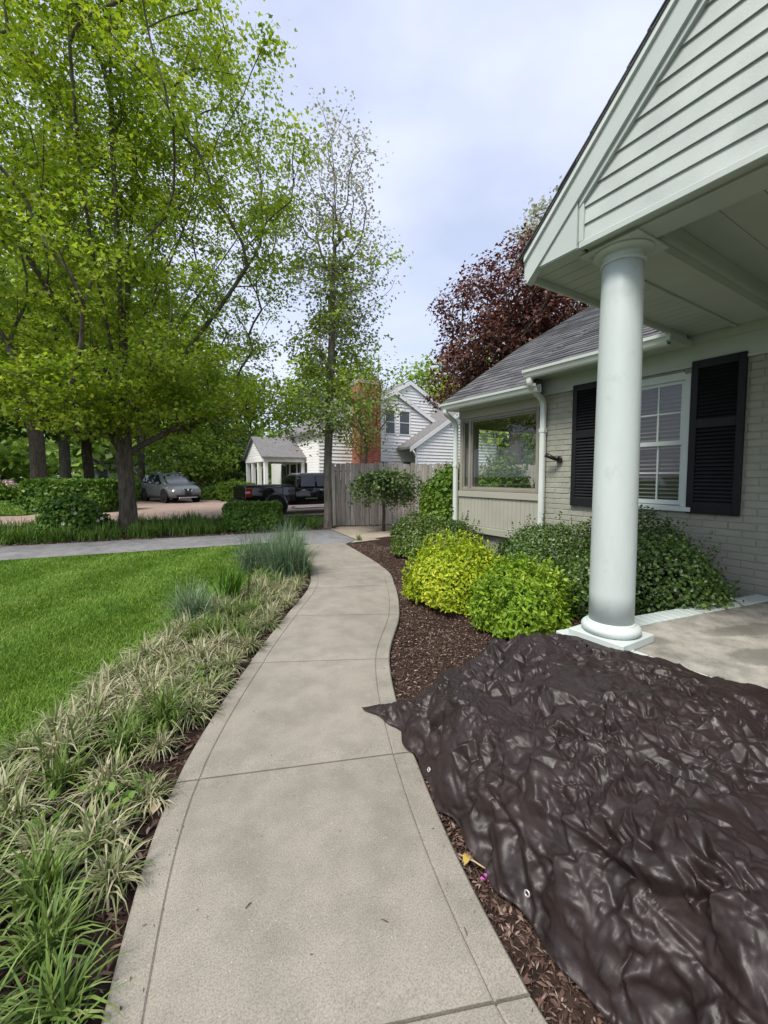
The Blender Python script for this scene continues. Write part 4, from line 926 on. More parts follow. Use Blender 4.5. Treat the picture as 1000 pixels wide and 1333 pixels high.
green_at = [(-.35, 1.35, .42), (.62, 3.9, .22), (-.12, 2.4, .2), (1.0, 4.25, .16), (-.6, 1.9, .2)]
for x, y, f in spots:
    g = any((x - a) ** 2 + (y - c_) ** 2 < r0 * r0 for a, c_, r0 in green_at) or rng.uniform() < .10
    me = (lirg if g else lir)[rng.integers(0, 3 if g else 5)]
    o = link(bpy.data.objects.new('green_lilyturf_clump' if g else 'variegated_lilyturf_clump', me)); s = rng.uniform(.78, 1.1) * (.82 if f > .72 else 1)
    o.location = (x, y, -.004 + .012 * math.sin(math.pi * f)); o.scale = (s, s, s * rng.uniform(.85, 1.1)); o.rotation_euler = (rng.normal(0, .08), rng.normal(0, .08), rng.uniform(0, 6.28))
    row = 'at the walkway edge' if f > .6 else ('at the lawn edge' if f < .3 else 'in the middle of the border')
    opp = 'opposite the lower tarp' if y < 1.4 else 'opposite the tarp corner' if y < 2.7 else 'opposite the golden shrubs' if y < 4.2 else 'beside the daylily and sedge' if y < 5.2 else 'around the blue-green grasses'
    kd = 'fresh green' if g else 'pale cream-striped'
    tag(o, f'{kd} lilyturf clump {row}, {opp}', 'plant', f'{kd} lilyturf {row} {opp}')
def tuft(name, label, loc, mat, cat='plant', **kw):
    V, F = blades(rng=rng, **kw); o = obj(name, np_mesh(name, V, [F], mat)); o.location = loc; return tag(o, label, cat)
tuft('ornamental_grass', 'tall blue-green ornamental grass arching over the walkway edge', (1.95, 5.8, -.01), M['bluegrass'], n=900, L=(.40, .80), width=.009, spread=.12, lean=.62, sag=1.05, seg=5)
tuft('ornamental_grass', 'blue-green ornamental grass clump beside the driveway end of the border', (2.42, 7.15, -.01), M['bluegrass'], n=520, L=(.40, .84), width=.009, spread=.11, lean=.58, sag=1.0, seg=5)
tuft('ornamental_grass', 'short blue-green grass clump filling the border between the two tall ones', (2.12, 6.5, -.01), M['bluegrass'], n=380, L=(.35, .7), width=.008, spread=.10, lean=.5, sag=1.0, seg=5)
tuft('ornamental_grass', 'blue-green grass clump on the lawn side of the tall arching one', (1.62, 6.25, -.01), M['bluegrass'], n=600, L=(.38, .75), width=.009, spread=.11, lean=.6, sag=1.0, seg=5)
tuft('daylily', 'upright bright green daylily clump at the lawn edge', (.98, 4.98, -.01), M['daylily'], n=70, L=(.32, .55), width=.022, spread=.05, lean=.34, sag=1.1, seg=5)
tuft('sedge', 'fine dark green arching sedge clump at the lawn edge', (.52, 4.45, -.01), M['bluegrass'], n=360, L=(.30, .55), width=.008, spread=.06, lean=.62, sag=1.1, seg=5)
tuft('daylily', 'small daylily tuft between the blue-green grass and the lilyturf', (1.55, 5.28, -.01), M['daylily'], n=34, L=(.2, .36), width=.016, spread=.05, lean=.45, sag=1.1, seg=5)
# creeping weeds with round leaves near the walk
for (x, y, lb) in ((-.04, 2.06, 'low weed with broad green leaves at the walkway edge'), (.40, 3.02, 'small broad-leaved weed among pale lilyturf by the walkway'), (-.28, 2.05, 'trailing broad-leaved weed over the pale lilyturf')):
    P = np.stack([rng.normal(x, .055, 42), rng.normal(y, .07, 42), rng.uniform(.03, .13, 42)], 1); V, F = leaves(P, np.tile([0, 0, 1.], (42, 1)), .036, 'oval', rng, jitter=.35)
    wd = empty('broadleaf_weed', (x, y, 0), lb, 'plant'); o = obj('foliage', np_mesh('foliage', V, F, M['cover']), wd); o['kind'] = 'stuff'

# litter on the soil beside the tarp: petal, yellow leaf, stalks
def flat_leaf(name, label, loc, L, w, rz, mat, cat):
    m = MB(); n = 7; vs = []
    for k in range(n):
        t_ = k / (n - 1); ww = w * math.sin(math.pi * min(.97, t_ * .94 + .03)) ** .7; zz = .012 * math.sin(3 * t_)
        vs += [(L * (t_ - .5), -ww, zz + .006), (L * (t_ - .5), 0, zz), (L * (t_ - .5), ww, zz + .008)]
    fs = [(k * 3 + i, k * 3 + i + 1, k * 3 + i + 4, k * 3 + i + 3) for k in range(n - 1) for i in range(2)]
    o = m.add(vs, fs, True).build(name, mat); o.location = loc; o.rotation_euler = (.1, .1, rz); return tag(o, label, cat)
flat_leaf('fallen_leaf', 'yellow fallen leaf on the bare soil between walkway and tarp', (1.035, 1.085, .012), .05, .014, .5, M['dryleaf'], 'leaf')
flat_leaf('fallen_leaf', 'curled brown fallen leaf in the border by the walkway joint', (.06, 1.95, .03), .07, .02, 1.2, M['twigdry'], 'leaf')
for k, (dx, dy, rz) in enumerate(((0, 0, .3), (.008, .007, 1.6), (-.004, .009, 2.6))):
    if k == 0: pr_ = empty('fallen_flower', (1.045, .985, .012), 'small magenta flower lying on the soil beside the tarp hem', 'flower')
    m = MB(); m.add([(0, 0, 0), (.012, .006, .006), (.019, 0, .004), (.012, -.006, .006)], [(0, 1, 2, 3)]); o = m.build('petal', M['magenta'], pr_, False); o.location = (dx, dy, .002 * k); o.rotation_euler = (0, 0, rz)
for k, (a, c_, lb) in enumerate((((1.03, 1.12, .014), (1.075, 1.0, .02), 'pale dry stalk on the soil under the tarp hem'), ((1.06, .93, .012), (1.10, .86, .016), 'short dry stalk beside the fallen magenta flower'))):
    tag(MB().tube([a, tuple((np.array(a) + np.array(c_)) / 2 + [0, 0, .006]), c_], [.0028, .0032, .002], 6).build('dry_stalk', M['twigdry']), lb, 'stalk')
for (x, y, rz, lb) in ((.66, 1.06, 2.2, 'thin dark twig lying on the walkway slab'), (.86, .90, 1.2, 'tiny dark leaf scrap on the walkway near its border line'), (.30, 1.34, .4, 'dark scrap of bark on the middle of the walkway')):
    d = Vector((math.cos(rz), math.sin(rz), 0)) * .012; tag(MB().tube([Vector((x, y, .0245)) - d, Vector((x, y, .0265)) + d * .1, Vector((x, y, .0245)) + d], [.0014, .002, .001], 5).build('bark_scrap', M['twig']), lb, 'debris')

# ================================================================== SHRUBS BY THE HOUSE
make_shrub('golden_shrub', 'rounded golden-yellow shrub in the mulch, the farther of the bright pair', (3.16, 3.58, .07), (.50, .48, .54), M['leaf_spirea'], 'lance', .050, 11500, 41, inner=.55, spikes=150, lumps=12)
make_shrub('golden_shrub', 'lime green shrub with loose shoots in the mulch between tarp and boxwood', (3.06, 2.52, .08), (.43, .41, .44), M['leaf_spirea2'], 'lance', .050, 9500, 42, inner=.5, spikes=170, lumps=12)
make_shrub('boxwood', 'dark boxwood against the olive brick below the sash window', (4.08, 1.98, .1), (.60, .66, .79), M['leaf_box'], 'oval', .028, 26000, 43, inner=.62, lumps=9, spikes=60)
make_shrub('boxwood', 'broad dark boxwood in front of the downspout and sconce', (4.12, 3.02, .12), (.56, .66, .70), M['leaf_box'], 'oval', .028, 21000, 44, inner=.62, lumps=9, spikes=40)
make_shrub('boxwood', 'glossy green boxwood below the picture window', (4.10, 4.72, .12), (.52, .58, .62), M['leaf_box2'], 'oval', .034, 12000, 45, inner=.6, spikes=30)
make_shrub('boxwood', 'glossy green boxwood at the far corner of the house by the mulch', (4.55, 5.98, .06), (.62, .6, .60), M['leaf_box2'], 'oval', .036, 11000, 46, inner=.6, spikes=20)
make_shrub('corner_shrub', 'tall bright green shrub rising behind the house corner', (5.95, 6.75, 0), (.62, .6, 1.55), M['leaf_bright'], 'diamond', .075, 9000, 47, inner=.55, spikes=20)
make_shrub('corner_shrub', 'tall bright green shrub seen through the picture window', (6.95, 6.3, 0), (.80, .8, 1.72), M['leaf_bright'], 'diamond', .07, 11000, 48, inner=.55, spikes=20)

# ================================================================== TREES
rng = np.random.default_rng(51)
# big maple on the far side of the driveway
mb = (0, 13.1, -.03)
A = np.concatenate([ell(820, (-.2, 13.1, 9.2), (5.0, 5.0, 7.6), rng, .45, zmin=3.4), ell(90, (1.2, 12.2, 3.5), (4.0, 3.0, 1.2), rng, .6, zmin=2.1), ell(70, (-2.4, 12.3, 3.2), (3.4, 2.8, 1.1), rng, .6, zmin=2.0)])
trunk = [(.02, 13.1, .6), (.0, 13.08, 1.3), (-.03, 13.1, 2.0), (.0, 13.12, 2.7), (.02, 13.12, 3.2)]
seeds = []
for k, (az_, R_, z0_, z1_, ti) in enumerate(((.2, .7, 3.2, 12.6, 5), (1.3, 3.0, 3.1, 10.5, 5), (2.5, 3.3, 3.0, 10.2, 5), (3.5, 3.6, 2.7, 9.6, 4), (4.4, 2.9, 3.0, 10.6, 5), (5.2, 3.5, 2.6, 9.0, 4), (6.0, 3.6, 2.8, 9.2, 5), (5.6, 4.0, 2.6, 7.0, 4), (2.9, 4.0, 2.6, 7.2, 4), (4.8, 1.2, 3.2, 12.0, 5))):
    seeds.append((ti, [(math.cos(az_ + .12 * math.sin(3 * t_ + k)) * R_ * t_ ** 1.15, 13.1 + math.sin(az_ + .12 * math.sin(3 * t_ + k)) * R_ * t_ ** 1.15, z0_ + (z1_ - z0_) * t_) for t_ in np.linspace(.08, 1, 11)]))
seeds += [(3, [(.5, 12.85, 2.35), (1.2, 12.5, 2.75), (2.0, 12.15, 3.1), (2.9, 11.8, 3.5)]), (4, [(-.7, 12.9, 2.9), (-1.6, 12.6, 3.3), (-2.6, 12.4, 3.7)])]
maple = make_tree('maple_tree', 'large maple with fresh yellow-green leaves standing beyond the driveway', mb, trunk, A, .198, M['bark_maple'],
          [(M['leaf_maple'], 'maple', .100, 92, (.26, .26, .10), None), (M['leaf_maple'], 'diamond', .085, 42, (.29, .29, .12), None)], seed=3, seeds=seeds, step=.45, sides=9, power=2.15)
# slender tree with a bare-looking top beside the fence
sb = (4.75, 10.62, -.02)
A1 = ell(180, (5.0, 10.5, 8.1), (1.6, 1.6, 3.1), rng, .5); A2 = ell(110, (4.85, 10.55, 5.2), (1.35, 1.35, 2.3), rng, .5, zmin=3.0); A3 = ell(40, (4.5, 10.4, 3.1), (1.6, 1.3, .75), rng, .6, zmin=2.3)
tr = [(4.76, 10.62, .7), (4.74, 10.62, 1.5), (4.77, 10.6, 2.3), (4.8, 10.58, 3.2), (4.84, 10.55, 4.2), (4.88, 10.55, 5.4), (4.9, 10.53, 6.6), (4.96, 10.5, 7.6)]
make_tree('slender_tree', 'slender tree with sparse silvery top growing at the fence end', sb, tr, np.concatenate([A1, A2, A3]), .112, M['bark_grey'],
          [(M['leaf_bud'], 'diamond', .075, 26, (.17, .17, .17), lambda p, r: p[2] > 5.2 or r.uniform() < .5), (M['leaf_maple'], 'maple', .11, 44, (.2, .2, .14), lambda p, r: (3.2 < p[2] < 7.8 and r.uniform() < .5)),
           (M['leaf_slim'], 'diamond', .08, 48, (.24, .24, .15), lambda p, r: p[2] < 3.9)], seed=8, step=.35, min_r=.004, power=1.9)
# purple-leaved maple behind the house
pb = (13.7, 11.8, -.05)
A = np.concatenate([ell(400, (13.9, 11.9, 7.6), (3.4, 3.4, 3.2), rng, .5), ell(60, (11.9, 12.6, 5.2), (2.0, 1.6, 1.7), rng, .5, zmin=3.3), ell(110, (16.0, 10.2, 7.0), (2.6, 2.4, 2.0), rng, .5)])
make_tree('purple_maple', 'dark purple-leaved maple rising behind the grey shingle roof', pb, [(13.7, 11.8, 1), (13.72, 11.8, 2.2), (13.7, 11.85, 3.4), (13.75, 11.85, 4.4)], A, .24, M['bark_dark'],
          [(M['leaf_purple'], 'maple', .15, 50, (.27, .27, .2), None)], seed=9, step=.45)
# weeping little tree in front of the fence
wb = (5.72, 9.25, 0); root = empty('weeping_tree', wb, 'small weeping tree with drooping grey-green branches before the wooden fence', 'tree')
wr = np.random.default_rng(77); m = MB(); m.tube([(5.72, 9.25, -.03), (5.73, 9.24, .5), (5.70, 9.26, 1.0), (5.73, 9.25, 1.32)], [.05, .042, .038, .034], 8); LP = []
for k in range(60):
    a = wr.uniform(0, 6.28); R0 = wr.uniform(.35, 1.0); h = wr.uniform(.05, .28); end = wr.uniform(.35, 1.0)
    pts = []
    for q in range(8):
        t_ = q / 7; r0 = R0 * math.sin(min(1, t_ * 1.25) * 1.4) ; z = 1.30 + h * math.sin(min(1, t_ * 2.2) * 1.57) - (1.3 - end) * max(0, t_ - .3) ** 1.3 * 1.3
        pts.append(np.array([5.72 + math.cos(a) * r0 * 1.05, 9.25 + math.sin(a) * r0 * .9, z]))
    m.tube(pts, [.014, .011, .009, .008, .006, .005, .004, .003], 5)
    for q in range(2, 8): LP += [pts[q] + wr.normal(0, .075, 3) for _ in range(16)]
m.build('trunk', M['bark_dark'], root); LP = np.array(LP); V, F = leaves(LP, np.tile([0, 0, .8], (len(LP), 1)), .075, 'diamond', wr, droop=1.2); o = obj('crown', np_mesh('crown', V, F, M['leaf_weep']), root); o['kind'] = 'stuff'
# trees beyond
def far_tree(name, label, x, y, h, cr_, cz, mat, seed, tr_r=.3, n=150, leaf=.32, cnt=40, bark_m=None, z0=-.05, group=None, sp=.75):
    r0 = np.random.default_rng(seed); zc = z0 + h - cz
    A = ell(n, (x, y, zc), (cr_, cr_, cz), r0, .45)
    tk = [(x + r0.normal(0, .06), y, z0 + (zc - cz * .55 - z0) * k / 4) for k in range(1, 5)]
    return make_tree(name, label, (x, y, z0), tk, A, tr_r, bark_m or M['bark_dark'], [(mat, 'diamond', leaf, cnt, (sp, sp, sp * .55), None)], seed=seed, step=.9, group=group, sides=6, min_r=.012)
far_tree('shade_tree', 'old tree with thick ivy-dark trunk on the lawn beyond the drive', -4.0, 28.6, 15, 6.0, 5.2, M['leaf_farlight'], 61, .37, 190, .30, 52)
far_tree('shade_tree', 'tall street tree with pale grey trunk behind the dark hedge', -3.6, 37, 17, 6.5, 6.2, M['leaf_far'], 62, .36, 170, .36, 46, M['bark_grey'])
far_tree('shade_tree', 'dark trunked tree close behind the pale grey trunk', -2.4, 38.5, 15, 5.5, 5.5, M['leaf_far'], 63, .38, 150, .36, 46)
far_tree('shade_tree', 'street tree with slim grey trunk just past the maple trunk', .9, 36, 16, 6.0, 5.6, M['leaf_farlight'], 64, .27, 160, .36, 46, M['bark_grey'])
far_tree('shade_tree', 'wide street tree beyond the parked grey car', 6.5, 47, 15, 7.5, 6.2, M['leaf_far'], 65, .4, 170, .45, 46)
far_tree('shade_tree', 'leafy tree far down the street at the edge of the lawn', -10.5, 40, 17, 6.5, 6.3, M['leaf_far'], 66, .4, 170, .4, 46)
far_tree('ornamental_tree', 'small lime green ornamental tree behind the parked grey car', 4.0, 33.2, 4.9, 2.9, 1.9, M['leaf_farlight'], 67, .12, 110, .22, 46, sp=.42)
far_tree('ornamental_tree', 'dark evergreen beside the white neighbouring porch', 7.2, 37, 6.2, 2.6, 2.7, M['leaf_fardark'], 68, .16, 90, .26, 46, sp=.5)
far_tree('ornamental_tree', 'grey-green willow-like tree in front of the white clapboard gable', 10.9, 19.6, 8.0, 1.9, 2.7, M['leaf_slim'], 69, .10, 90, .13, 26, sp=.4)
far_tree('shade_tree', 'tall green tree behind the red chimney', 20, 43, 15.5, 6.5, 5.2, M['leaf_farlight'], 70, .35, 170, .42, 46)
far_tree('shade_tree', 'light green tree behind the white gable and purple maple', 28.5, 36, 13.6, 5.0, 5.0, M['leaf_farlight'], 71, .3, 150, .38, 46)
far_tree('shade_tree', 'sparse tall tree peeking over the porch roof', 23.2, 17.6, 19.6, 2.3, 4.2, M['leaf_bud'], 72, .25, 70, .22, 34, sp=.4)
far_tree('shade_tree', 'full green tree closing the view behind the house', 24, 22, 11.0, 5.0, 4.6, M['leaf_farlight'], 73, .25, 130, .36, 46)
far_tree('street_tree', 'pale slim trunked tree at the far side of the street', -7.6, 37, 11, 3.4, 3.4, M['leaf_far'], 74, .2, 110, .34, 44, M['bark_grey'])
# a second maple across the lawn, mirrored in the sash window
c = copy_tree(maple); c.location = (-15.5, 12.5, -.03); c.rotation_euler = (0, 0, 2.1); c['label'] = 'large maple standing across the lawn, mirrored in the sash window'
# distant wood
wr = np.random.default_rng(81); P = []
for k in range(150):
    a = rad(wr.uniform(-34, 62)); d = wr.uniform(62, 105); cx, cy = d * math.sin(a), d * math.cos(a); h = wr.uniform(7, 13)
    q = wr.normal(0, 1, (280, 3)); q = unit(q) * (wr.uniform(0, 1, (280, 1)) ** .4); P.append(q * [4.6, 4.6, h * .5] + [cx, cy, h * .5])
P = np.concatenate(P); V, F = leaves(P, np.tile([0, 0, .6], (len(P), 1)), 1.0, 'diamond', wr)
tag(obj('distant_wood', np_mesh('distant_wood', V, F, M['leaf_far'])), 'distant belt of trees closing the view behind the street', 'trees', kind='stuff')

# ================================================================== HEDGES, FLOWER BUSH, GROUND COVER
def hedge(name, label, x0, x1, y0, y1, h, mat, n, leaf, seed, rz=0, taper=.04):
    r0 = np.random.default_rng(seed); cx, cy = (x0 + x1) / 2, (y0 + y1) / 2; root = empty(name, (cx, cy, 0), label, 'hedge')
    d = r0.uniform(-1, 1, (n, 3)); ax = r0.integers(0, 5, n); sgn = np.where(r0.uniform(0, 1, n) < .5, -1, 1); N = np.zeros((n, 3))
    dep = 1 - np.abs(r0.normal(0, .09, n))
    for k in range(n):
        a = 2 if ax[k] == 4 or ax[k] == 2 else (0 if ax[k] == 0 else 1); s = 1 if a == 2 else sgn[k]; d[k, a] = s * dep[k]; N[k, a] = s
    d = d * (1 + .05 * np.sin(4 * d[:, [1, 2, 0]] + seed) + .03 * np.sin(11 * d[:, [2, 0, 1]]))
    rr = np.linalg.norm(d[:, :2], axis=1); k4 = (np.abs(d) ** 6).sum(1) ** (1 / 6); d = d / np.maximum(1, k4 / 1.0)[:, None]
    P = np.stack([d[:, 0] * (x1 - x0) / 2, d[:, 1] * (y1 - y0) / 2, (d[:, 2] * .5 + .5) * h], 1)
    c_, s_ = math.cos(rz), math.sin(rz); P = np.stack([P[:, 0] * c_ - P[:, 1] * s_ + cx, P[:, 0] * s_ + P[:, 1] * c_ + cy, np.maximum(P[:, 2], .02)], 1)
    V, F = leaves(P, N + [0, 0, .3], leaf, 'diamond', r0, droop=-.6); o = obj('foliage', np_mesh('foliage', V, F, mat), root); o['kind'] = 'stuff'
    st = MB()
    for k in range(10):
        u = -.45 + .9 * k / 9; px, py = u * (x1 - x0), r0.uniform(-.2, .2) * (y1 - y0); st.tube([(cx + px * c_ - py * s_, cy + px * s_ + py * c_, -.03), (cx + px * c_ - py * s_ + .03, cy + px * s_ + py * c_, h * .7)], [.02, .012], 5)
    st.build('stems', M['twig'], root, kind='stuff')
hedge('clipped_hedge', 'clipped boxy green hedge by the driveway in front of the pickup', 2.16, 3.64, 11.05, 11.75, .74, M['leaf_hedge'], 9000, .07, 91, -.42)
hedge('clipped_hedge', 'long dark clipped hedge behind the maple trunk', -3.6, .1, 20.8, 22.8, 1.28, M['leaf_hedge'], 12000, .14, 92, -.55)
hedge('clipped_hedge', 'small yellow-green hedge beside the neighbouring drive', 4.7, 6.6, 25.0, 26.2, 1.0, M['leaf_bright'], 4500, .14, 93, -.5)
hedge('clipped_hedge', 'yellow-green clipped hedge below the neighbouring porch', 6.1, 9.4, 21.8, 22.8, .95, M['leaf_spirea2'], 5500, .13, 94, 0)
make_shrub('flower_bush', 'bushy dark shrub with a few white flowers left of the maple trunk', (-1.15, 12.9, 0), (.72, .62, .80), M['leaf_hedge'], 'oval', .085, 4200, 95, inner=.5, spikes=40)
fb = bpy.data.objects['flower_bush']; r0 = np.random.default_rng(96)
for k in range(9):
    a = r0.uniform(3.4, 6.0); e = r0.uniform(.15, 1.1); p = np.array([-1.15 + .74 * math.cos(a) * math.cos(e), 12.9 + .64 * math.sin(a) * math.cos(e), .1 + .80 * math.sin(e)]); m = MB()
    for q in range(5): b_ = 2 * math.pi * q / 5; m.add([tuple(p), tuple(p + .032 * np.array([math.cos(b_ - .5), -.35, math.sin(b_ - .5)])), tuple(p + .05 * np.array([math.cos(b_), -.4, math.sin(b_)])), tuple(p + .032 * np.array([math.cos(b_ + .5), -.35, math.sin(b_ + .5)]))], [(0, 1, 2, 3)])
    m.build('flower', M['flower'], fb)
make_shrub('pink_bush', 'pink flowering bush far across the street', (-9.9, 54, 0), (.8, .7, .9), M['pink'], 'oval', .22, 1500, 97, inner=.5)
make_shrub('garden_shrub', 'pale green shrub at the edge of the far lawn', (-7.3, 33.5, 0), (1.7, 1.3, 1.0), M['leaf_bright'], 'oval', .2, 2200, 98)
make_shrub('garden_shrub', 'loose green shrub by the parked car tail', (-.2, 29.3, 0), (1.1, 1.0, 1.3), M['leaf_far'], 'oval', .16, 2200, 99)
make_shrub('garden_shrub', 'low leafy shrub to the right of the parked car', (5.2, 28.5, 0), (1.3, 1.1, .85), M['leaf_bright'], 'oval', .15, 2200, 100)
make_shrub('garden_shrub', 'rounded green shrub under the lime ornamental tree', (6.4, 30.6, 0), (1.5, 1.3, 1.1), M['leaf_farlight'], 'oval', .16, 2200, 101)
make_shrub('garden_shrub', 'ivy-green mound at the foot of the old ivy trunk', (-3.6, 27.8, 0), (1.4, 1.0, .5), M['leaf_hedge'], 'oval', .14, 1800, 102)
# strap-leaved ground cover between driveway and court
r0 = np.random.default_rng(111); VV = []; FF = []; nb = 0
for k in range(430):
    x = r0.uniform(-7.5, 4.7); yn = np.interp(x, [-14, -2.2, 2.2, 4.72], [13.35, 11.62, 10.92, 10.62]); yf = np.interp(x, [-8, -2, 0, 3, 4.7], [15.6, 14.6, 14.8, 13.4, 12.4]); y = yn + (yf - yn) * r0.uniform(0, 1) ** 1.3
    if -1.7 < x < -.55 and 12.4 < y < 13.4: continue
    if 2.1 < x < 3.75 and 10.7 < y < 12.2: continue
    V, F = blades(int(r0.integers(26, 44)), (.22, .46), .022, .07, .6, r0, seg=3, sag=1.1); VV.append(V * r0.uniform(.75, 1.15) + [x, y, -.016]); FF.append(F + nb); nb += len(V)
tag(obj('ground_cover', np_mesh('ground_cover', np.concatenate(VV), [np.concatenate(FF)], M['cover'])), 'strap-leaved green ground cover under the maple along the driveway', 'ground cover', kind='stuff')
n = 2600; x = r0.uniform(-8, 5, n); yn = np.interp(x, [-14, -2.2, 2.2, 4.72], [13.1, 11.4, 10.7, 10.4]); y = yn + np.abs(r0.normal(0, .22, n)); V = np.stack([x, y, np.full(n, -.01)], 1)
tag(chips('leaf_litter', V, .09, M['mulch']), 'dry leaf litter along the far edge of the driveway', 'litter')
n = 900; x = r0.uniform(4.9, 9.0, n); y = 11.0 - .38 * (x - 5) - np.abs(r0.normal(0, .12, n)) - .05; tag(chips('fence_litter', np.stack([x, y, np.full(n, .006)], 1), .07, M['mulch']), 'dry leaf litter at the foot of the wooden fence', 'litter')
n = 26000; x = r0.uniform(-16, -2.2, n); y = r0.uniform(20.9, 36, n); V = np.stack([x, y, np.full(n, -.03)], 1); h = r0.uniform(.05, .1, n); w = .03
Vv = np.stack([V + [w, 0, 0], V - [w, 0, 0], V + np.stack([r0.normal(0, .03, n), r0.normal(0, .03, n), h], 1)], 1).reshape(-1, 3); b_ = (np.arange(n) * 3)[:, None]
tag(obj('far_lawn_grass', np_mesh('far_lawn_grass', Vv, [b_ + np.array([0, 1, 2])], M['lawn'])), 'green lawn grass around the old ivy trunk', 'grass', kind='stuff')
# seedlings at the joint by the pad
for (x, y, lb) in ((4.42, 8.2, 'little weed sprouting where walkway meets concrete pad'), (5.55, 8.55, 'scruffy weed at the edge of the concrete pad')):
    tuft('weed', lb, (x, y, 0), M['cover'], n=26, L=(.08, .2), width=.02, spread=.03, lean=.6, sag=1.0)

# ================================================================== WOODEN FENCE
fdir = Vector((.955, -.297, 0)).normalized(); f0 = Vector((5.03, 11.02, 0)); frz = math.atan2(fdir.y, fdir.x)
fence = empty('wooden_fence', f0, 'weathered grey wooden picket fence behind the weeping tree', 'fence')
fr = random.Random(5)
pk = [MB().prism([(-.068, 0), (.068, 0), (.068, 1.80), (.045, 1.835), (-.045, 1.835), (-.068, 1.80)], 'y', -.009, .009).mesh('picket', M['fence']) for _ in range(1)]
n = 60
for k in range(n):
    o = link(bpy.data.objects.new('picket', pk[0])); attach(o, fence); p = f0 + fdir * (k * .1425 + .07) + Vector((fdir.y, -fdir.x, 0)) * fr.uniform(-.004, .006)
    o.location = (p.x, p.y, -.01 + fr.uniform(-.01, .01)); o.rotation_euler = (fr.gauss(0, .006), fr.gauss(0, .006), frz + fr.gauss(0, .02)); o.scale = (fr.uniform(.94, 1.0), 1, fr.uniform(.985, 1.02))
nn = Vector((-fdir.y, fdir.x, 0))
for z in (.3, 1.0, 1.6):
    m = MB(); a, b = f0 + nn * .035, f0 + fdir * n * .1425 + nn * .035; m.tube([(a.x, a.y, z), (b.x, b.y, z)], .035, 4, False); m.build('rail', M['fence'], fence)
for k in (0, 1, 2, 3):
    p = f0 + fdir * (.1 + k * 2.35) + nn * .10; MB().tube([(p.x, p.y, -.02), (p.x, p.y, 1.74)], .06, 4, False).build('post', M['fence'], fence)

# ================================================================== VEHICLES
M['paint_black'] = simple('black_car_paint', (.008, .008, .009), .12, .1, 2, .6)
M['paint_grey'] = simple('grey_car_paint', (.19, .20, .205), .2, .06, 2, .6, metal=.35)
M['car_glass'] = simple('car_glass', (.012, .015, .017), .04, .1, 1, .7)
M['chrome'] = simple('chrome', (.62, .63, .64), .15, .05, 4, .6, metal=.9)
M['tyre'] = simple('tyre_rubber', (.014, .014, .014), .85, .2, 20, .2)
M['plastic'] = simple('dark_trim_plastic', (.018, .018, .018), .6, .2, 9, .3)
M['headlight'] = simple('headlight_lens', (.55, .58, .60), .08, .15, 12, .7)
M['taillight'] = simple('taillight_lens', (.33, .012, .014), .15, .2, 12, .6)
M['amber'] = simple('clear_lens', (.55, .45, .42), .15, .2, 12, .6)
def loft(sections, mat, name, par, smooth=True, bevel=0):
    """sections: list of rings (same count) -> closed body"""
    n = len(sections[0]); vs = [p for s in sections for p in s]; fs = []
    for i in range(len(sections) - 1):
        for k in range(n): fs.append((i * n + k, i * n + (k + 1) % n, (i + 1) * n + (k + 1) % n, (i + 1) * n + k))
    fs += [tuple(range(n)), tuple(range((len(sections) - 1) * n, len(sections) * n))]
    o = MB().add(vs, fs, smooth).build(name, mat, par, False)
    return o
def wheel(par, x, y, r, w, face):
    s = 1 if y > 0 else -1
    t_ = MB().lathe([(r * .62, -w / 2), (r * .92, -w / 2), (r, -w * .35), (r, w * .35), (r * .92, w / 2), (r * .62, w / 2)], (x, y, r), 28, 'y').build('wheel', M['tyre'], par, False)
    m = MB(); yo = y + s * (w / 2 - .012)
    m.lathe([(r * .64, yo - .02), (r * .64, yo + .02), (r * .58, yo + .02), (r * .58, yo - .02)], (x, 0, r), 28, 'y')
    m.lathe([(.0, yo - .02), (.07, yo - .02), (.07, yo + .01), (.0, yo + .01)], (x, 0, r), 14, 'y')
    for k in range(6):
        a = 2 * math.pi * k / 6; m.tube([(x + .05 * math.cos(a), yo, r + .05 * math.sin(a)), (x + r * .6 * math.cos(a), yo, r + r * .6 * math.sin(a))], [.03, .024], 5, False)
    m.build('rim', M['chrome'] if face else M['plastic'], t_, False)
    MB().lathe([(0, yo - .05), (r * .6, yo - .05), (r * .6, yo - .045), (0, yo - .045)], (x, 0, r), 20, 'y').build('brake_disc', M['plastic'], t_, False)
def ring(x, pts):
    """half profile (y,z) from sill to crown mirrored to a closed ring"""
    return [(x, y, z) for y, z in pts] + [(x, -y, z) for y, z in reversed(pts)]

# grey crossover on the court, nose towards us
car = empty('parked_car', (2.15, 27.3, -.018), 'dark grey crossover parked on the pink aggregate court', 'car', rz=rad(-72))
def cs(x, sill, w, belt, wb, crown, wc): return ring(x, [(w * .86, sill), (w * .985, sill + .12), (w, sill + .3), (w * .985, belt - .12), (wb, belt), (wc, crown)])
loft([cs(-2.30, .42, .78, .92, .74, .98, .5), cs(-2.22, .34, .86, .98, .83, 1.03, .6), cs(-1.7, .26, .92, 1.04, .88, 1.08, .7), cs(-.6, .24, .92, 1.03, .89, 1.06, .75), cs(.5, .24, .92, 1.02, .89, 1.05, .75), cs(1.05, .25, .92, 1.00, .88, 1.06, .7), cs(1.6, .26, .91, .95, .84, 1.02, .62), cs(2.05, .28, .86, .86, .76, .93, .5), cs(2.24, .32, .78, .76, .66, .83, .4), cs(2.32, .40, .70, .66, .58, .72, .3)], M['paint_grey'], 'body', car)
def gh(x, z0, w0, z1, w1): return ring(x, [(w0, z0), ((w0 + w1) / 2 + .03, (z0 + z1) / 2), (w1, z1 - .04), (w1 * .72, z1)])
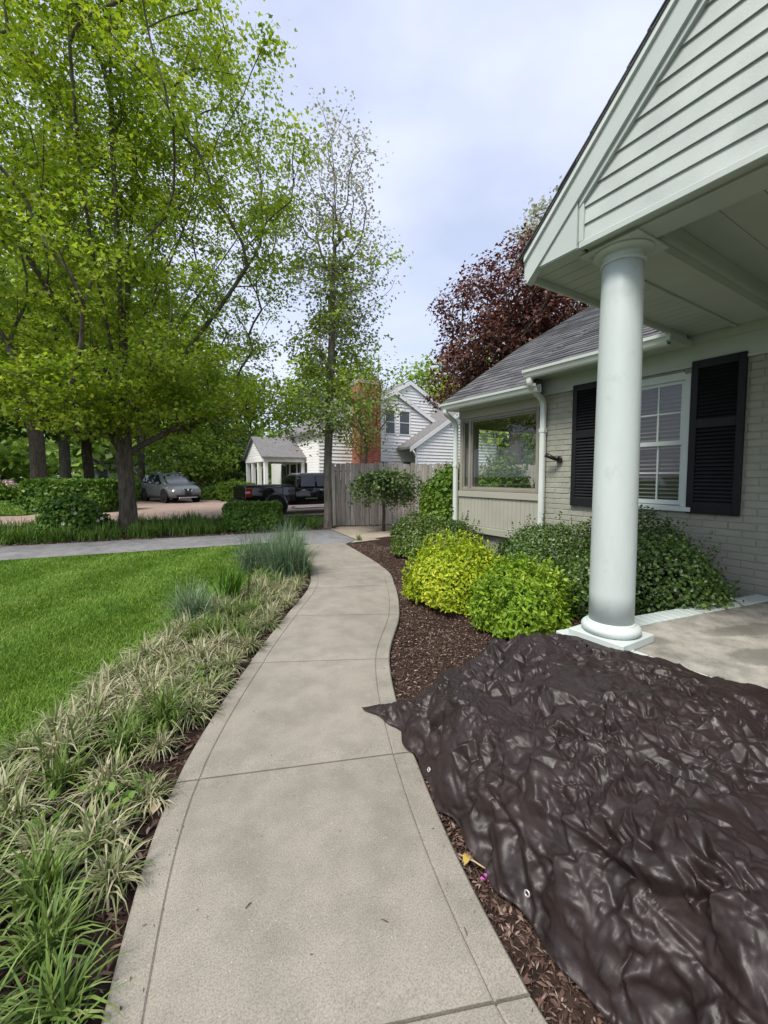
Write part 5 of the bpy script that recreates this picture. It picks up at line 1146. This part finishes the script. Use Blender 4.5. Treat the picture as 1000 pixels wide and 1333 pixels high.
cabn = loft([gh(-2.2, .98, .80, 1.10, .66), gh(-1.95, 1.0, .82, 1.46, .62), gh(-1.55, 1.02, .84, 1.60, .62), gh(-.6, 1.02, .855, 1.66, .64), gh(.1, 1.01, .855, 1.645, .63), gh(.42, 1.0, .85, 1.56, .62), gh(.95, .99, .83, 1.26, .68), gh(1.28, .98, .78, 1.04, .70)], M['paint_grey'], 'cabin', car)
def quad(name, pts, mat, par): return MB().add(pts, [tuple(range(len(pts)))]).build(name, mat, par, False)
quad('windshield', [(1.22, -.70, 1.075), (1.22, .70, 1.075), (.40, .60, 1.58), (.40, -.60, 1.58)], M['car_glass'], cabn)
for s in (1, -1):
    quad('side_window', [(.95, s * .878, 1.06), (.06, s * .895, 1.07), (.06, s * .715, 1.56), (.25, s * .71, 1.56)], M['car_glass'], cabn)
    quad('side_window', [(.0, s * .895, 1.07), (-.95, s * .895, 1.08), (-.95, s * .715, 1.57), (.0, s * .717, 1.57)], M['car_glass'], cabn)
    quad('side_window', [(-1.02, s * .893, 1.09), (-1.72, s * .875, 1.16), (-1.5, s * .73, 1.52), (-1.02, s * .715, 1.57)], M['car_glass'], cabn)
    MB().tube([(.2, s * .60, 1.665), (-.2, s * .60, 1.70), (-1.2, s * .60, 1.69), (-1.6, s * .60, 1.63)], .018, 6).build('roof_rail', M['chrome'], car, False)
    MB().box(.62, .80, s * .89, s * 1.05, 1.02, 1.15, .02).build('mirror', M['paint_grey'], car, False)
    hl = MB().add([(2.20, s * .34, .80), (2.05, s * .60, .86), (1.62, s * .80, .93), (1.72, s * .865, .82), (2.08, s * .765, .755), (2.24, s * .42, .745)], [(0, 1, 2, 3, 4, 5)])
    o = hl.build('headlight', M['headlight'], car, False); o.location = (.03, s * .015, .015)
    MB().tube([(2.345, s * .13, .62), (2.325, s * .30, .79)], .02, 6).build('grille_chrome', M['chrome'], car, False)
    MB().lathe([(0, 0), (.05, 0), (.05, .02), (0, .02)], (2.24, s * .60, .44), 12, 'x').build('fog_lamp', M['headlight'], car, False)
    for xw in (1.42, -1.32):
        wheel(car, xw, s * .82, .35, .22, True)
        arch = MB().lathe([(.35, s * .925 - .02), (.43, s * .925 - .02), (.43, s * .925 + .012), (.35, s * .925 + .012)], (xw, 0, .37), 28, 'y').build('wheel_arch', M['plastic'], car, False)
    MB().box(-1.0, 1.05, s * .90, s * .935, .24, .36, .01).build('sill_trim', M['plastic'], car, False)
    for xh in (.12, -.88): MB().box(xh - .1, xh + .08, s * .905, s * .935, .93, .955, .006).build('door_handle', M['paint_grey'], car, False)
MB().add([(2.335, -.28, .77), (2.335, .28, .77), (2.35, .16, .60), (2.35, -.16, .60)], [(0, 1, 2, 3)]).build('grille', M['plastic'], car, False)
MB().lathe([(0, 2.345), (.065, 2.345), (.065, 2.365), (0, 2.365)], (0, 0, .71), 16, 'x').build('emblem', M['chrome'], car, False)
MB().box(2.25, 2.36, -.62, .62, .33, .45, .02).build('bumper', M['plastic'], car, False)
MB().box(2.30, 2.375, -.5, .5, .28, .325, .01).build('skid_plate', M['chrome'], car, False)
MB().box(2.352, 2.372, -.16, .16, .47, .57).build('number_plate', M['plastic'], car, False)

# black pickup, tail towards the hedge
tk = empty('pickup_truck', (6.38, 16.15, -.02), 'black pickup with tonneau cover parked behind the wooden fence', 'truck', rz=rad(1.5))
def ts(x, lo, w, hi, wt): return ring(x, [(w * .93, lo), (w, lo + .12), (w, (lo + hi) / 2), (w * .985, hi - .05), (wt, hi)])
loft([ts(-2.80, .52, .82, 1.06, .80), ts(-2.74, .46, .90, 1.10, .87), ts(-2.0, .42, .92, 1.09, .89), ts(-.95, .42, .92, 1.07, .89)], M['paint_black'], 'bed', tk)
loft([ts(-.92, .38, .92, 1.02, .88), ts(.2, .38, .93, 1.02, .89), ts(1.25, .38, .93, 1.04, .88), ts(1.6, .40, .93, 1.04, .86), ts(2.4, .42, .90, .98, .80), ts(2.68, .45, .82, .90, .68)], M['paint_black'], 'body', tk)
cb = loft([gh(-.90, 1.0, .86, 1.10, .80), gh(-.78, 1.0, .87, 1.50, .68), gh(-.55, 1.0, .87, 1.60, .68), gh(.55, 1.0, .88, 1.62, .68), gh(.85, 1.0, .87, 1.54, .68), gh(1.35, 1.0, .86, 1.12, .76)], M['paint_black'], 'cab', tk)
MB().box(-2.72, -.97, -.84, .84, 1.10, 1.135, .012).build('tonneau_cover', M['plastic'], tk, False)
for s in (1, -1):
    quad('side_window', [(-.72, s * .905, 1.08), (-.12, s * .91, 1.08), (-.12, s * .745, 1.53), (-.62, s * .745, 1.50)], M['car_glass'], cb)
    quad('side_window', [(-.04, s * .91, 1.08), (.98, s * .905, 1.08), (.72, s * .745, 1.52), (-.04, s * .745, 1.53)], M['car_glass'], cb)
    MB().box(-2.80, -2.58, s * .86, s * .935, .72, 1.05, .02).build('taillight', M['taillight'], tk, False)
    MB().box(-2.802, -2.64, s * .87, s * .938, .84, .93, .01).build('reversing_lens', M['amber'], tk, False)
    for xw in (1.72, -1.72):
        wheel(tk, xw, s * .84, .37, .24, True)
        MB().lathe([(.37, s * .935 - .03), (.47, s * .935 - .03), (.47, s * .935 + .03), (.37, s * .935 + .03)], (xw, 0, .40), 28, 'y').build('fender_flare', M['paint_black'], tk, False)
    MB().tube([(-1.1, s * .93, .30), (-.9, s * .98, .27), (1.0, s * .98, .27), (1.2, s * .93, .30)], .042, 8).build('side_step', M['chrome'], tk, False)
    for xh in (-.62, .12): MB().box(xh - .07, xh + .09, s * .92, s * .95, .92, .955, .008).build('door_handle', M['chrome'], tk, False)
    MB().box(.75, .92, s * .93, s * 1.10, 1.04, 1.20, .02).build('mirror', M['plastic'], tk, False)
    MB().box(-.55, -.05, s * .934, s * .94, .60, .63).build('door_badge', M['chrome'], tk, False)
    MB().box(-2.42, -2.30, s * .925, s * .934, .96, 1.0).build('bed_badge', M['chrome'], tk, False)
    MB().box(-.075, -.06, s * .926, s * .933, .42, 1.05).build('door_seam', M['plastic'], tk, False)
MB().box(-2.93, -2.76, -.86, .86, .46, .62, .03).build('rear_bumper', M['plastic'], tk, False)
MB().box(-2.83, -2.805, -.78, .78, .66, 1.06, .01).build('tailgate', M['paint_black'], tk, False)
MB().add([(1.30, -.76, 1.13), (1.30, .76, 1.13), (.86, .66, 1.545), (.86, -.66, 1.545)], [(0, 1, 2, 3)]).build('windshield', M['car_glass'], cb, False)

# ================================================================== NEIGHBOURING HOUSE
nb = empty('neighbour_house', (13, 24, 0), 'white clapboard house with red brick chimney and columned porch beyond the fence', 'house')
def clap_wall(name, x0, x1, y, ztop, zb, openings, pitch=.2, par=nb):
    """gable or plain wall facing -Y: clapboards one by one, cut round openings; ztop(x) gives the top"""
    w = MB(); xs = np.linspace(x0, x1, 41)
    poly = [(x, ztop(x) - .03) for x in xs] + [(x1, zb), (x0, zb)]
    w = w.prism(poly, 'y', y + .02, y + .12).build(name, M['nbwhite'], par)
    zmax = max(ztop(x) for x in xs); z = zb
    while z < zmax - .05:
        xsin = [x for x in np.linspace(x0, x1, 161) if ztop(x) > z + pitch]
        if not xsin: break
        segs = [(min(xsin), max(xsin))]
        for (a, b, c, d) in openings:
            if c < z + pitch * .6 and d > z + pitch * .4:
                new = []
                for s0, s1 in segs:
                    if b <= s0 or a >= s1: new.append((s0, s1)); continue
                    if a > s0: new.append((s0, a))
                    if b < s1: new.append((b, s1))
                segs = new
        for s0, s1 in segs:
            if s1 - s0 > .05: MB().prism([(y - .05, z), (y + .019, z), (y + .019, z + pitch), (y - .004, z + pitch)], 'x', s0, s1).build('clapboard', M['nbwhite'], w)
        z += pitch
    return w
def nwindow(x0, x1, z0, z1, y, par=nb):
    f = MB().box(x0 - .07, x0, y - .05, y + .03, z0 - .06, z1 + .06).box(x1, x1 + .07, y - .05, y + .03, z0 - .06, z1 + .06).box(x0, x1, y - .05, y + .03, z1, z1 + .06).box(x0, x1, y - .05, y + .03, z0 - .06, z0).box(x0, x1, y - .04, y + .02, (z0 + z1) / 2 - .02, (z0 + z1) / 2 + .02).build('window', M['nbwhite'], par)
    for a, b in ((z0, (z0 + z1) / 2 - .02), ((z0 + z1) / 2 + .02, z1)): MB().add([(x0, y - .01, a), (x1, y - .01, a), (x1, y - .01, b), (x0, y - .01, b)], [(0, 1, 2, 3)]).build('pane', M['nbglass'], f)
def grake(ax, az, slope, xe, y0, y1, name='roof', t=.14, ov=.12):
    """roof slab from the ridge (ax,az) down to xe, with a white rake board on its near end"""
    ze = az - slope * abs(xe - ax); r_ = MB().prism([(ax, az), (xe, ze), (xe, ze + t), (ax, az + t)], 'y', y0 - ov, y1).build(name, M['nbroof'], nb)
    MB().prism([(ax, az - .17), (xe, ze - .17), (xe, ze + t - .03), (ax, az + t - .03)], 'y', y0 - ov - .03, y0 - ov - .001).build('rake_board', M['nbwhite'], r_); return r_
# nearer gable
ax, az, sl = 14.38, 6.72, .52
tA = lambda x: az - sl * abs(x - ax)
clap_wall('wall', 9.3, 18.4, 22.0, tA, 0, [(13.66, 14.5, 4.05, 5.62), (14.72, 15.62, 4.05, 5.62), (13.0, 14.0, .9, 2.42), (15.0, 15.9, .9, 2.42)])
nwindow(13.75, 14.42, 4.12, 5.55, 22.0); nwindow(14.80, 15.55, 4.12, 5.55, 22.0); nwindow(13.08, 13.92, .95, 2.36, 22.0); nwindow(15.08, 15.82, .95, 2.36, 22.0)
grake(ax, az, sl, 9.0, 22.0, 31); grake(ax, az, sl, 18.7, 22.0, 31)
# taller gable set back
ax2, az2 = 17.0, 7.95; clap_wall('wall', 12.4, 21.6, 24.0, lambda x: az2 - .52 * abs(x - ax2), 3.0, [(16.45, 16.95, 6.3, 6.75)])
grake(ax2, az2, .52, 12.0, 24.0, 32); grake(ax2, az2, .52, 22.0, 24.0, 32)
v = MB().lathe([(0, 23.94), (.30, 23.94), (.30, 24.0), (0, 24.0)], (16.75, 0, 6.45), 24, 'y').build('gable_vent', M['nbglass'], nb)
# lower wing on the right whose roof falls towards the fence
ax3, az3 = 19.4, 6.1; clap_wall('wall', 15.1, 22, 20.6, lambda x: az3 - .62 * abs(x - ax3), 0, [(15.6, 16.3, .9, 2.2)])
grake(ax3, az3, .62, 14.55, 20.6, 23.8); grake(ax3, az3, .62, 22.3, 20.6, 23.8); nwindow(15.66, 16.24, .95, 2.15, 20.6)
MB().tube([(14.75, 20.45, 3.0), (14.95, 20.5, 2.8), (15.05, 20.53, 2.5), (15.05, 20.53, 0)], .05, 6).build('downspout', M['nbwhite'], nb)
# front wall (faces the lawn) with door, windows and dark shutters, back walls
fw_ = MB().box(9.3, 9.4, 22.12, 31, 0, 4.1).build('wall', M['nbwhite'], nb); MB().box(9.4, 18.3, 30.9, 31, 0, 4.2).build('wall', M['nbwhite'], nb); MB().box(18.3, 18.4, 22.12, 31, 0, 4.1).build('wall', M['nbwhite'], nb)
z = .1
while z < 4.05: MB().prism([(9.278, z), (9.299, z), (9.299, z + .155), (9.29, z + .155)], 'y', 22.0, 31).build('clapboard', M['nbwhite'], fw_); z += .155
dr_ = MB().box(9.24, 9.275, 25.7, 26.6, .15, 2.2).build('door', M['black'], nb)
M['wreath'] = simple('wreath_green', (.03, .06, .02), .9, .4, 30, .1); wreath = MB(); n = 18
wreath.tube([(9.215, 26.15 + .2 * math.cos(2 * math.pi * k / n), 1.55 + .2 * math.sin(2 * math.pi * k / n)) for k in range(n + 1)], [.05 + .012 * (k % 3) for k in range(n + 1)], 7)
tag(wreath.build('wreath', M['wreath']), 'round dark wreath on the black door of the white neighbouring house', 'wreath')
for y0 in (24.1, 27.4):
    f = MB().box(9.25, 9.276, y0, y0 + .8, .8, 2.2).build('window', M['nbwhite'], nb); MB().add([(9.245, y0 + .06, .86), (9.245, y0 + .74, .86), (9.245, y0 + .74, 2.14), (9.245, y0 + .06, 2.14)], [(0, 1, 2, 3)]).build('pane', M['nbglass'], f)
    for a in (y0 - .36, y0 + .82): MB().box(9.24, 9.276, a, a + .34, .76, 2.24).build('shutter', M['black'], nb)
# red brick chimney, brick by brick on its near face, flank in the same bond
ch = MB().box(11.42, 12.84, 21.05, 21.98, 0, 6.75).box(11.34, 12.92, 20.98, 22.02, 6.75, 6.95).build('chimney', simple('chimney_mortar', (.42, .30, .25), .9, .15, 8, .1), nb)
cm = MB().box(-.128, .128, -.012, .012, -.052, .052).mesh('brick', M['redbrick']); cnt = 0; z = 2.0; row = 0
while z < 6.7:
    x = 11.42 + (0 if row % 2 else -.135)
    while x < 12.84:
        a, b = max(x, 11.425), min(x + .27, 12.835)
        if b - a > .06 and cnt < 299:
            o = link(bpy.data.objects.new('brick', cm)); o.parent = ch; o.location = ((a + b) / 2, 21.047, z); o.scale = ((b - a - .016) / .256, 1, 1); cnt += 1
        x += .27
    z += .12; row += 1
m = MB(); z = .1; row = 0
while z < 6.7:
    if z < 2.0:
        x = 11.42 + (0 if row % 2 else -.135)
        while x < 12.84:
            a, b = max(x, 11.425), min(x + .27, 12.835)
            if b - a > .06: m.box(a + .008, b - .008, 21.036, 21.049, z - .052, z + .052)
            x += .27
    y = 21.05 + (0 if row % 2 else -.135)
    while y < 21.98:
        a, b = max(y, 21.055), min(y + .27, 21.975)
        if b - a > .06: m.box(11.408, 11.421, a + .008, b - .008, z - .052, z + .052)
        y += .27
    z += .12; row += 1
m.build('flank_brickwork', M['redbrick'], ch, kind='stuff')
# porch: gable towards the lawn, four square columns across its front
PX, PY0, PY1 = 6.75, 24.0, 28.3; pm_ = (PY0 + PY1) / 2
MB().box(PX - .05, 9.3, PY0 - .05, PY1 + .05, -.02, .12).build('porch_floor', M['pad'], nb)
for y0 in (PY0 + .12, PY0 + 1.45, PY1 - 1.45, PY1 - .12): MB().box(PX + .03, PX + .25, y0 - .11, y0 + .11, .1205, 2.3, .01).build('porch_column', M['nbwhite'], nb)
MB().box(9.05, 9.24, PY0 + .01, PY0 + .2, .121, 2.3, .01).build('porch_column', M['nbwhite'], nb)
MB().box(PX, 9.3, PY0, PY0 + .22, 2.301, 2.55).box(PX, PX + .28, PY0 + .221, PY1 - .22, 2.301, 2.55).box(PX, 9.3, PY1 - .219, PY1, 2.301, 2.55).build('porch_beam', M['nbwhite'], nb)
pg_ = MB().prism([(PY0, 2.551), (PY1, 2.551), (pm_, 3.75)], 'x', PX + .03, PX + .12).build('porch_gable', M['nbwhite'], nb)
z = 2.56
while z < 3.65:
    h_ = (3.75 - z) / 1.2 * (PY1 - PY0) / 2; h2 = max(.01, (3.75 - z - .15) / 1.2 * (PY1 - PY0) / 2)
    MB().add([(PX + .005, pm_ - h_, z), (PX + .005, pm_ + h_, z), (PX + .022, pm_ + h2, z + .15), (PX + .022, pm_ - h2, z + .15), (PX + .029, pm_ - h_, z), (PX + .029, pm_ + h_, z)], [(0, 1, 2, 3), (0, 4, 5, 1)]).build('clapboard', M['nbwhite'], pg_); z += .15
for s, ye in ((-1, PY0 - .18), (1, PY1 + .18)):
    MB().add([(PX - .15, pm_, 3.90), (9.4, pm_, 3.90), (9.4, ye, 2.58), (PX - .15, ye, 2.58), (PX - .15, pm_, 3.80), (9.4, pm_, 3.80), (9.4, ye, 2.48), (PX - .15, ye, 2.48)], [(0, 1, 2, 3), (7, 6, 5, 4), (0, 3, 7, 4), (2, 3, 7, 6), (1, 2, 6, 5)]).build('porch_roof', M['nbroof'], nb)
# pale far house glimpsed across the street
fh = empty('far_house', (1.5, 66, 0), 'pale house glimpsed across the street between the tree trunks', 'house')
MB().box(-4, 6, 64, 71, 0, 3.0).build('wall', M['nbwhite'], fh); MB().prism([(63.4, 3.0), (71.6, 3.0), (67.5, 5.4)], 'x', -4.4, 6.4).build('roof', M['nbroof'], fh)
for x0 in (-3, -.8, 2.0, 4.2): MB().box(x0, x0 + 1.0, 63.94, 63.995, 1.0, 2.3).build('window', M['nbglass'], fh)
